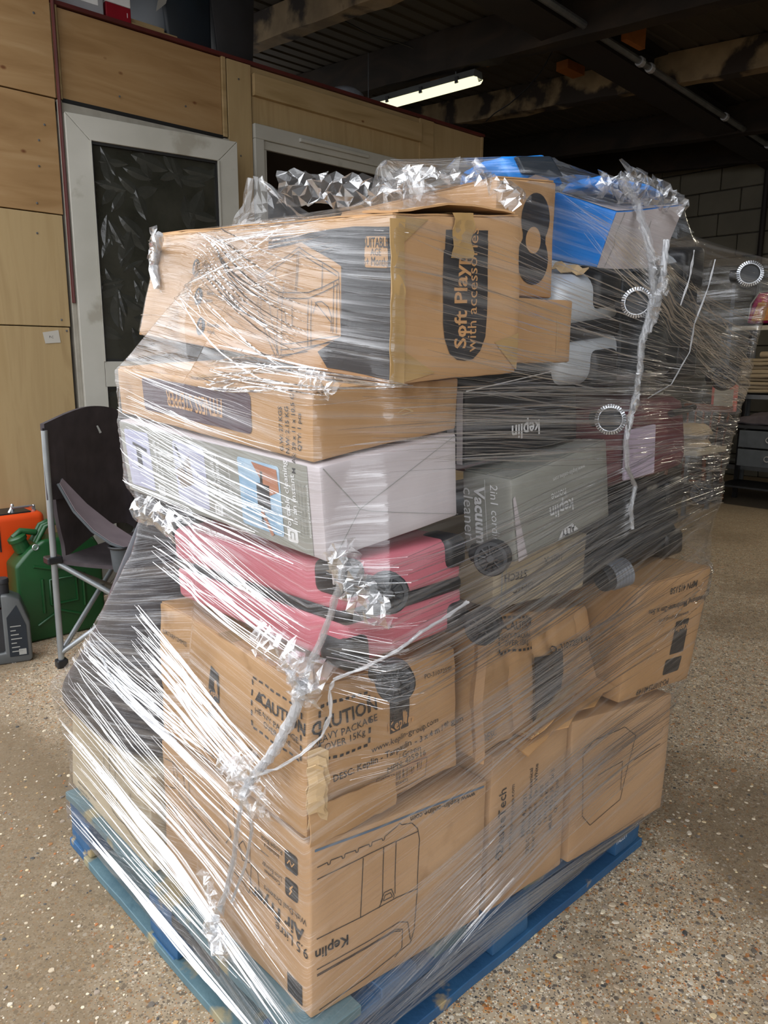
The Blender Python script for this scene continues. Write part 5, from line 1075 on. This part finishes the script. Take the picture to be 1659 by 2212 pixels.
# loose gathers standing up from the top
def peak(base, tip, name='film_gather'):
    b_ = [Vector(p) for p in base]; tip = Vector(tip); mb = MB(); g = []
    for i in range(14):
        t_ = i/13; k_ = t_*(len(b_)-1); j = min(int(k_), len(b_)-2); p = b_[j].lerp(b_[j+1], k_-j); g.append([p.lerp(tip+(p-tip)*.12, s)+Vector([random.uniform(-1, 1)*.006 for _ in range(3)])-Vector((0, 0, .02*math.sin(math.pi*s))) for s in np.linspace(0, 1, 8)])
    vs = [q for r_ in g for q in r_]; mb.add(vs, [(i*8+k, i*8+8+k, i*8+9+k, i*8+k+1) for i in range(13) for k in range(7)]); mb.build(name, M['crinkle'], wrap)
ZT = ZL[ktop]
peak([(.28,.62,1.50),(.22,.40,1.47),(.30,.30,1.48),(.42,.42,1.52)], px(545,372,0,.32)); peak([(.40,.30,1.55),(.45,.10,1.54),(.60,.02,1.56),(.66,.20,1.58)], px(1003,337,0,.58))
peak([(.55,.05,1.56),(.60,-.03,1.56),(.78,-.04,1.55),(.80,.15,1.58)], px(1160,335,0,.68)); peak([(.78,.0,1.57),(.84,-.07,1.53),(.98,-.07,1.50),(1.0,.06,1.50)], px(1350,368,0,.88))
peak([(.3,.1,1.48),(.33,.05,1.47),(.45,.05,1.50),(.5,.2,1.55)], px(868,352,0,.48))
# ================================================================ LEFT CORNER
# folding chair
ch = thing('camping_chair', 'black padded folding camping chair with a mauve armrest and cup holder', 'chair', (.72, 2.35, 0))
FL = (.424, 2.205); BLg = (1.0, 2.66); FR = (.90, 1.90); BR = (1.42, 2.34)
def pole(n_, a_, b_, r=.0125, mt='tubesteel'): return MB().tube([a_, b_], r, 10).build(n_, M[mt], ch, smooth=50)
pole('leg', (*FL, .02), (FL[0]-.0, FL[1]-.02, .97)); pole('leg', (*BLg, .02), (BLg[0], BLg[1], .97)); pole('leg', (*FR, .02), (FR[0], FR[1]+.0, .60)); pole('leg', (*BR, .02), (*BR, .60))
hub = lambda c, z: (c[0], c[1], z)
for a_, b_ in ((hub(FL,.45), hub(FR,.06)), (hub(FR,.45), hub(FL,.06)), (hub(BLg,.45), hub(BR,.06)), (hub(BR,.45), hub(BLg,.06)), (hub(FL,.44), hub(BLg,.06)), (hub(BLg,.44), hub(FL,.06)), (hub(FR,.44), hub(BR,.06)), (hub(BR,.44), hub(FR,.06))): pole('brace', a_, b_, .011)
for c in (FL, BLg, FR, BR):
    MB().box(c[0]-.022, c[0]+.022, c[1]-.02, c[1]+.02, 0, .035).build('foot', M['black'], ch, bevel=.006); MB().box(c[0]-.03, c[0]+.03, c[1]-.028, c[1]+.028, .44, .47).build('corner_joint', M['black'], ch, bevel=.006)
P1 = Vector((.427, 2.19, .0)); P2 = Vector((1.06, 2.70, 0)); dirb = (P2-P1)
g = []
for i in range(25):
    t_ = i/24; row = []
    for j in range(19):
        s = j/18; z = .995+.045*math.sin(math.pi*t_)-.56*s; dep = .15*math.sin(math.pi*t_)**.7*(.35+.65*s)+.05*s
        q = .02*abs(math.sin(s*math.pi*2.2))+.006*abs(math.sin(t_*math.pi*5))*(s > .05)
        nrm_ = Vector((.63, .78, 0)); bow = nrm_*dep; 
        p = P1+dirb*(t_*(.80+.0*s)+.0*s)+bow-nrm_*q+Vector((0, 0, z))
        p += Vector((.10, .12, 0))*s*(1-t_)*.5; row.append(p)
    g.append(row)
MB().slab(g, .016).build('padded_back', M['fabric'], ch, smooth=60)
g = [[Vector((*FL, .44)).lerp(Vector((*FR, .42)), t_).lerp(Vector((*BLg, .40)).lerp(Vector((*BR, .40)), t_), s)+Vector((0, 0, -.05*math.sin(math.pi*t_)*math.sin(math.pi*min(1, s+.2)))) for s in np.linspace(0, 1, 12)] for t_ in np.linspace(0, 1, 14)]
MB().slab(g, .015).build('seat', M['fabric'], ch, smooth=60)
A0 = Vector((.420, 2.175, .775)); pts_ = [px(125,1045,1,2.19), px(160,1105,1,2.14), px(200,1148,1,2.08), px(240,1175,1,2.02), px(285,1192,1,1.96)]
tops = [px(132,1035,1,2.22), px(185,1090,1,2.20), px(235,1130,1,2.16), px(268,1152,1,2.12), px(300,1172,1,2.06)]
g = [[pts_[i].lerp(tops[i], s)+Vector((0, 0, -.006*math.sin(math.pi*s))) for s in np.linspace(0, 1, 6)] for i in range(5)]
MB().slab(g, .008).build('armrest', M['armfab'], ch, smooth=60)
MB().tube(pts_, .006, 8).build('armrest_piping', M['greyfab'], ch); MB().tube(tops, .006, 8).build('armrest_piping', M['greyfab'], ch)
cc = px(262,1180,1,2.02); cup = MB()
for k in range(1): cup.lathe(cc+Vector((0,0,-.1)), (0,0,1), [(.034,0),(.038,.02),(.044,.10),(.047,.10),(.043,.098),(.036,.01)], 20)
cup.build('cup_holder', M['greyfab'], ch, smooth=40); MB().ring(cc, (0,0,1), .046, .006).build('cup_ring', M['black'], ch, smooth=60)
g = [[Vector((FL[0]-.012, FL[1]-.02, z)).lerp(Vector((FL[0]+.10, FL[1]+.08, z-.02)), s) for s in (0, .3, .6, 1)] for z in (.98, .9, .8, .70)]
MB().slab(g, .006).build('back_sleeve', M['fabric'], ch, smooth=60)
q = [px(208,920,1,2.30), px(211,919,1,2.30), px(219,934,1,2.30), px(215,936,1,2.30)]; MB().prism(q, (0,-.003,0)).build('grey_label', M['greyink'], ch)
# jerry can
jc = thing('jerry_can', 'dark green steel jerry can standing behind the camping chair', 'fuel can', (.58, 2.64, 0))
jo = Vector((.385, 2.56, 0)); jd = Vector((.36, .0, 0)); jn = Vector((-.04, -.192, 0)).normalized()*-1
jx = jd.normalized(); jn = Vector((jx.y, -jx.x, 0)); Wd = .36; Hh = .47
def J(x, y, z): p = jo+jx*(x*1.06)+jn*(y*.82); return (p.x, p.y, p.z+z*1.05)
prof = [(.02,0),(.34,0),(.36,.02),(.36,.36),(.33,.42),(.25,.435),(.12,.435),(.06,.40),(.0,.34),(0,.02)]
mb = MB().prism([J(x, -.0, z) for x, z in prof], Vector(J(0, -.165, 0))-jo)
mb.build('body', M['green'], jc, bevel=.018, seg=4, smooth=50)
for y_ in (.002, -.167): 
    mb = MB()
    for pl in ([(.07,.33),(.16,.30),(.28,.33)], [(.07,.07),(.16,.12),(.28,.07)], [(.10,.12),(.10,.27)], [(.27,.12),(.27,.27)], [(.13,.15),(.24,.15),(.24,.26),(.13,.26),(.13,.15)]): mb.tube([J(x, y_, z) for x, z in pl], .007, 8)
    mb.build('pressed_rib', M['green'], jc, smooth=50)
for y_ in (-.04, -.083, -.126): MB().tube([J(.10,y_,.42),J(.14,y_,.485),J(.17,y_,.495),J(.30,y_,.495),J(.32,y_,.485),J(.335,y_,.42)], .010, 8).build('handle', M['green'], jc, smooth=50)
MB().lathe(J(.055,-.083,.39), jx*-.35+Vector((0,0,1)), [(.034,0),(.034,.05),(.04,.052),(.04,.068),(.03,.075)], 16).build('spout', M['green'], jc, smooth=40)
MB().tube([J(.02,-.083,.45),J(.05,-.083,.475),J(.11,-.083,.46)], .014, 8).build('cap_lever', M['green'], jc, smooth=50); MB().ring(J(.085,-.0,.41), jn, .012, .003, 14, 6).build('locking_pin', M['chrome'], jc)
# oil bottle
ob_ = thing('oil_bottle', 'dark grey plastic oil bottle with a moulded handle on the floor, left edge', 'bottle', (.31, 2.38, 0))
bo = Vector((.185, 2.46, 0)); bx = Vector((.95, -.30, 0)).normalized(); bn = Vector((bx.y, -bx.x, 0))
def Bp(x, y, z): p = bo+bx*x+bn*y; return (p.x, p.y, p.z+z)
outl = [(.0,0),(.19,0),(.2,.012),(.2,.17),(.17,.27),(.125,.295),(.075,.295),(.02,.26),(-.005,.2),(0,.02)]
N_ = len(outl); hole = [(.03,.06),(.06,.05),(.085,.075),(.085,.16),(.06,.19),(.035,.17),(.03,.12)]
mb = MB()
mb.prism([Bp(x, .05, z) for x, z in [(.0,0),(.19,0),(.2,.012),(.2,.17),(.17,.27),(.125,.295),(.10,.295),(.10,.05),(.0,.045)]], bn*-.10)
mb.prism([Bp(x, .04, z) for x, z in [(.0,.03),(.028,.05),(.028,.19),(.05,.225),(.10,.24),(.10,.295),(.075,.295),(.02,.26),(-.005,.2)]], bn*-.08)
mb.build('body', M['oil'], ob_, bevel=.009, seg=3, smooth=50)
MB().box(0,0,0,0,0,0) ; mb = MB().prism([Bp(x, .035, z) for x, z in [(.02,.05),(.10,.045),(.10,.235),(.04,.2)]], bn*-.07); mb.build('recessed_web', M['charcoal'], ob_)
MB().lathe(Bp(.105,0,.29), (0,0,1), [(.028,0),(.028,.045),(.030,.047),(.030,.06),(.027,.066)], 18).build('screw_cap', M['charcoal'], ob_, smooth=40)
lab = MB().prism([Bp(x, .0512, z) for x, z in [(.115,.03),(.185,.03),(.185,.16),(.155,.25),(.115,.20)]], bn*.0008); lab.build('dark_label', M['navy'], ob_)
mb = MB()
for i in range(7): mb.prism([Bp(x, .0525, .05+i*.018+d) for x, d in ((.125,0),(.165-.01*(i % 3),0),(.165-.01*(i % 3),.004),(.125,.004))], bn*.0004)
mb.prism([Bp(x, .0525, z) for x, z in ((.150,.035),(.178,.035),(.178,.06),(.150,.06))], bn*.0004); mb.build('label_print', M['greyink'], ob_)
# orange machine
og = thing('orange_toolbox', 'orange plastic case with chrome latches at the left edge behind the green can', 'case', (.40, 2.80, 0))
MB().box(.05, .575, 2.70, 2.89, .16, .56).build('lid', M['orange'], og, bevel=.03, seg=4, smooth=50); MB().box(.05, .59, 2.69, 2.895, 0, .15).build('base', M['orange'], og, bevel=.012, smooth=50)
MB().box(.04, .58, 2.695, 2.894, .148, .162).build('dark_seam', M['black'], og); MB().box(.38, .52, 2.72, 2.86, .556, .564).build('black_plate', M['black'], og)
MB().tube([(.43,2.73,.565),(.44,2.73,.585),(.53,2.73,.585),(.54,2.73,.562)], .006, 8).build('chrome_latch', M['chrome'], og); MB().lathe((.46,2.78,.56), (0,0,1), [(.008,0),(.008,.03),(.005,.035)], 10).build('chrome_knob', M['chrome'], og); MB().lathe((.545,2.76,.55), (0,0,1), [(.008,0),(.008,.03),(.005,.035)], 10).build('chrome_knob', M['chrome'], og)
MB().box(.37, .376, 2.697, 2.70, .40, .52).build('slot', M['black'], og)
MB().box(.02, .12, 2.60, 2.69, 0, .11).build('front_foot', M['red'], og, bevel=.02, smooth=50)
q = px(35, 1428, 2, .004); tag(MB().box(q.x-.018, q.x+.018, q.y-.006, q.y+.006, 0, .009).box(q.x-.008, q.x+.008, q.y-.009, q.y-.006, 0, .007).build('plastic_clip', M['whiteink'], base=1, bevel=.002), 'tiny white plastic clip lying on the floor in front of the oil bottle', 'clip')
tag(MB().box(1.06, 1.6, 2.72, 2.92, 0, .34).build('kraft_carton', M['kraft2'], base=1, bevel=.004), 'plain brown box on the floor behind the green jerry can and the chair', 'box')
# things on the roof of the plywood room
RZ = 2.806
t = thing('paint_tin', 'square metal paint tin with a printed label on the plywood room', 'tin', (1.03, 3.03, RZ))
MB().box(.90, 1.118, 2.96, 3.10, RZ, RZ+.26).build('tin_body', M['tin'], t, bevel=.006); MB().box(.93, 1.09, 2.9585, 2.96, RZ+.05, RZ+.22).build('paper_label', M['whiteink'], t)
mb = MB()
for i in range(7): mb.box(.94, 1.0+.02*(i % 3), 2.958, 2.9585, RZ+.06+i*.02, RZ+.068+i*.02)
mb.build('label_print', M['ink'], t)
MB().box(1.04, 1.085, 2.9578, 2.9585, RZ+.09, RZ+.11).build('yellow_patch', M['yellowprint'], t)
t = thing('paint_tin', 'red and white paint tin beside the printed one on the plywood room', 'tin', (1.20, 3.03, RZ))
MB().box(1.13, 1.255, 2.965, 3.10, RZ, RZ+.085).build('red_tin_body', M['red'], t, bevel=.004); MB().box(1.13, 1.255, 2.965, 3.10, RZ+.086, RZ+.26).build('tin_body', M['whiteink'], t, bevel=.004)
Vt, Ft = text_mesh('1'); MB().add([(1.235+x*.03, 2.9645, RZ+.05+y*.03) for x, y in Vt], Ft).build('white_print', M['whiteink'], t)
tag(MB().box(1.13, 1.50, 2.97, 3.2, RZ, RZ+.03).box(1.15, 1.44, 2.99, 3.2, RZ+.03, RZ+.055).build('timber_offcuts', M['pine'], base=1, bevel=.002), 'pale timber offcuts lying on the plywood room beside the red tin', 'timber')
tag(MB().hexa([(1.46,2.99,RZ),(1.70,2.97,RZ),(1.70,3.35,RZ),(1.40,3.4,RZ),(1.40,2.99,RZ+.5),(1.70,2.97,RZ+.5),(1.70,3.35,RZ+.5),(1.38,3.4,RZ+.5)]).build('storage_tub', M['navy'], base=1, bevel=.015, smooth=50), 'dark navy plastic tub on the plywood room, its label flapping', 'tub')
tag(MB().hexa([(1.72,2.955,RZ),(1.945,2.955,RZ),(1.945,3.3,RZ),(1.84,3.3,RZ),(1.66,2.955,RZ+.5),(1.97,2.955,RZ+.5),(1.97,3.3,RZ+.5),(1.84,3.3,RZ+.5)]).build('speaker_case', M['charcoal'], base=1, bevel=.012, smooth=50), 'tall charcoal case beside the navy tub on the plywood room', 'case')
q = [px(337,25,1,2.965), px(341,1,1,2.965), px(362,-6,1,2.965), px(358,8,1,2.965)]; tag(MB().prism(q, (0,-.001,0)).build('paper_tag', mat('tag_paper', '8f8f8b'), base=1), 'grey paper tag stuck on the navy tub', 'label')
tag(MB().lathe((2.75, 3.15, RZ), (0,0,1), [(.12,0),(.13,.03),(.12,.07),(.08,.10),(.02,.11)], 20).build('vent_cover', M['greyplastic'], base=1, smooth=50), 'grey domed plastic cover on the plywood room roof edge', 'cover')
# ================================================================ FAR RIGHT CORNER
rk = thing('shelving_rack', 'galvanised shelving rack against the painted block wall', 'shelf', (7.0, 1.6, 0))
for x, y in ((6.6,2.25),(6.6,.9),(7.15,2.25),(7.15,.9)):
    MB().box(x-.02, x+.02, y-.003, y+.003, 0, 1.98).box(x-.003+(-.018 if x < 7 else .018), x+.003+(-.018 if x < 7 else .018), y-.03, y+.003, 0, 1.98).build('post', M['steel'], rk)
for z in (.30, .95, 1.56): MB().box(6.58, 7.17, .88, 2.27, z, z+.012).box(6.58, 6.59, .88, 2.27, z-.04, z+.012).build('shelf_board', M['dwhite' if z > 1 else 'steel'], rk)
random.seed(11); zz = 1.175
for i in range(9):
    d = random.uniform(-.02, .02); h = random.uniform(.026, .036); w_ = random.uniform(.46, .52)
    H_ = [(6.62+d,2.14-w_,zz-.21+.0),(7.05,2.14-w_,zz-.21),(7.05,2.14+d,zz-.21),(6.62+d,2.14+d,zz-.21)]; H_ = H_+[(a_, b_, c_+h) for a_, b_, c_ in H_]
    t = Body(H_, .006, 8, i).shell(8, .010).build('folded_cloth', M['linen'], base=1, smooth=50); tag(t, 'folded cream cloth, '+('lowest', 'second', 'third', 'fourth', 'fifth', 'sixth', 'seventh', 'eighth', 'topmost')[i]+(' from the bottom' if 0 < i < 8 else '')+' in the stack on the middle shelf', 'cloth', 'folded cloths on the middle shelf'); zz += h+.003
g = [[(6.70+.05*math.cos(j*.7)+.005*i, 1.98-.03*i, zz-.21+.03+.03*math.sin(j*.7)) for j in range(10)] for i in range(10)]
tag(MB().slab(g, .02).build('rolled_cloth', M['linen'], base=1, smooth=60), 'loosely rolled cream cloth on top of the folded stack', 'cloth')
bp_ = thing('backpack', 'magenta childs backpack with a flower print on the top shelf', 'backpack', (6.75, 2.02, 1.572))
Body([(6.60,1.70,1.574),(6.85,1.70,1.574),(6.85,2.12,1.574),(6.60,2.12,1.574),(6.64,1.76,1.86),(6.82,1.76,1.86),(6.82,2.06,1.86),(6.64,2.06,1.86)], .012, 7, 3).shell(12, .04).build('body', M['bagpink'], bp_, smooth=60)
MB().hexa([(6.580,1.78,1.60),(6.60,1.78,1.60),(6.60,2.06,1.60),(6.580,2.06,1.60),(6.600,1.82,1.76),(6.62,1.82,1.76),(6.62,2.02,1.76),(6.600,2.02,1.76)]).build('front_pocket', M['yellowprint'], bp_, bevel=.006)
MB().tube([(6.63,1.74,1.60),(6.625,1.73,1.75),(6.64,1.79,1.855),(6.64,2.03,1.855),(6.625,2.09,1.75),(6.625,2.10,1.60)], .007, 6).build('piping', M['greyink'], bp_)
# dark workbench with drawers
wb = thing('workbench', 'black metal bench with two grey drawers under the shelving', 'bench', (6.4, 1.7, 0))
MB().box(6.1, 6.58, 1.0, 2.08, .68, .71).build('bench_top', M['black'], wb, bevel=.004)
for x, y in ((6.12,2.04),(6.55,2.04),(6.12,1.04),(6.55,1.04)): MB().box(x-.018, x+.018, y-.018, y+.018, 0, .68).build('leg', M['black'], wb)
MB().box(6.12, 6.55, 1.04, 2.04, .16, .175).build('lower_shelf', M['black'], wb)
for z in (.36, .52):
    d = MB().box(6.095, 6.5, 1.3, 1.87, z, z+.145).build('drawer', M['greyfab'], wb, bevel=.004); MB().ring((6.092, 1.62, z+.075), (1,0,0), .022, .006, 18, 6).build('ring_handle', M['chrome'], d)
t = Body([(6.15,1.3,.712),(6.5,1.3,.712),(6.5,2.0,.712),(6.15,2.0,.712),(6.2,1.4,.83),(6.45,1.4,.84),(6.45,1.85,.80),(6.2,1.9,.78)], .02, 7, 6).shell(14, .03).build('black_cloth_heap', M['fabric'], base=1, smooth=60); tag(t, 'heap of black cloth lying on the dark workbench', 'cloth')
tag(MB().box(6.30, 6.34, 1.2, 1.62, .176, .24).build('green_tray', mat('green_tray', '3f7a2f'), base=1, bevel=.004), 'narrow green tray on the lower shelf of the workbench', 'tray')
# wooden chair
wc = thing('wooden_chair', 'brown spindle-back wooden chair beside the dark workbench', 'chair', (6.2, 2.3, 0))
sx, sy = 6.15, 2.28
MB().box(sx-.2, sx+.2, sy-.22, sy+.2, .43, .46).build('seat', M['brownwood'], wc, bevel=.012, smooth=50)
for a_, b_ in ((-.16,-.17),(.16,-.17),(-.16,.15),(.16,.15)): MB().tube([(sx+a_, sy+b_, .44), (sx+a_*1.1, sy+b_*1.1, .22), (sx+a_*1.25, sy+b_*1.25, 0)], [.016,.02,.013], 8).build('leg', M['brownwood'], wc, smooth=50)
for a_ in (-.17, .17): MB().tube([(sx+a_*1.1, sy-.18, .2), (sx+a_*1.1, sy+.17, .2)], .009, 6).build('stretcher', M['brownwood'], wc)
for i in range(6): MB().tube([(sx+.16, sy-.18+i*.068, .46), (sx+.20, sy-.20+i*.076, .80)], .009, 6).build('spindle', M['brownwood'], wc)
MB().box(sx+.185, sx+.215, sy-.24, sy+.22, .79, .86).build('top_rail', M['brownwood'], wc, bevel=.01)
es = thing('drawing_board', 'coral framed childs drawing board with a pale screen above the wooden chair', 'board', (6.33, 2.12, .86))
q = lambda x0, x1, y0, y1, z0, z1: MB().box(x0, x1, y0, y1, z0, z1)
q(6.34, 6.37, 2.02, 2.25, .80, 1.04).build('board_frame', M['pinkplastic'], es, bevel=.01); q(6.334, 6.341, 2.05, 2.22, .85, 1.0).build('pale_screen', M['dwhite'], es); MB().tube([(6.355,2.09,1.04),(6.355,2.10,1.07),(6.355,2.15,1.07),(6.355,2.16,1.04)], .008, 6).build('handle', M['pinkplastic'], es); 
wt_ = thing('white_table', 'small white table edge carrying two cream bags', 'table', (5.57, 2.35, 0))
MB().box(5.3, 5.85, 1.86, 2.9, .50, .545).build('table_top', M['dwhite'], wt_, bevel=.006)
for x, y in ((5.36,1.96),(5.79,1.96),(5.36,2.8),(5.79,2.8)): MB().box(x-.015, x+.015, y-.015, y+.015, 0, .50).build('leg', M['steel'], wt_)
for k, (z, y0, lb_) in enumerate(((.547, 1.92, 'lower cream bag on the white table'), (.645, 1.91, 'upper cream bag on the white table'))):
    t = Body([(5.35,y0,z),(5.75,y0,z),(5.75,2.7,z),(5.35,2.7,z),(5.40,y0+.06,z+.09),(5.70,y0+.06,z+.09),(5.70,2.6,z+.09),(5.40,2.6,z+.09)], .01, 9, k).shell(10, .03).build('cream_bag', M['linen'], base=1, smooth=60); tag(t, lb_, 'bag')
tag(MB().box(5.3, 6.0, 3.2, 3.9, 0, .9).build('kraft_carton', M['kraft2'], base=1, bevel=.004), 'plain brown box standing behind the white table near the plywood room', 'box') if 0 else None
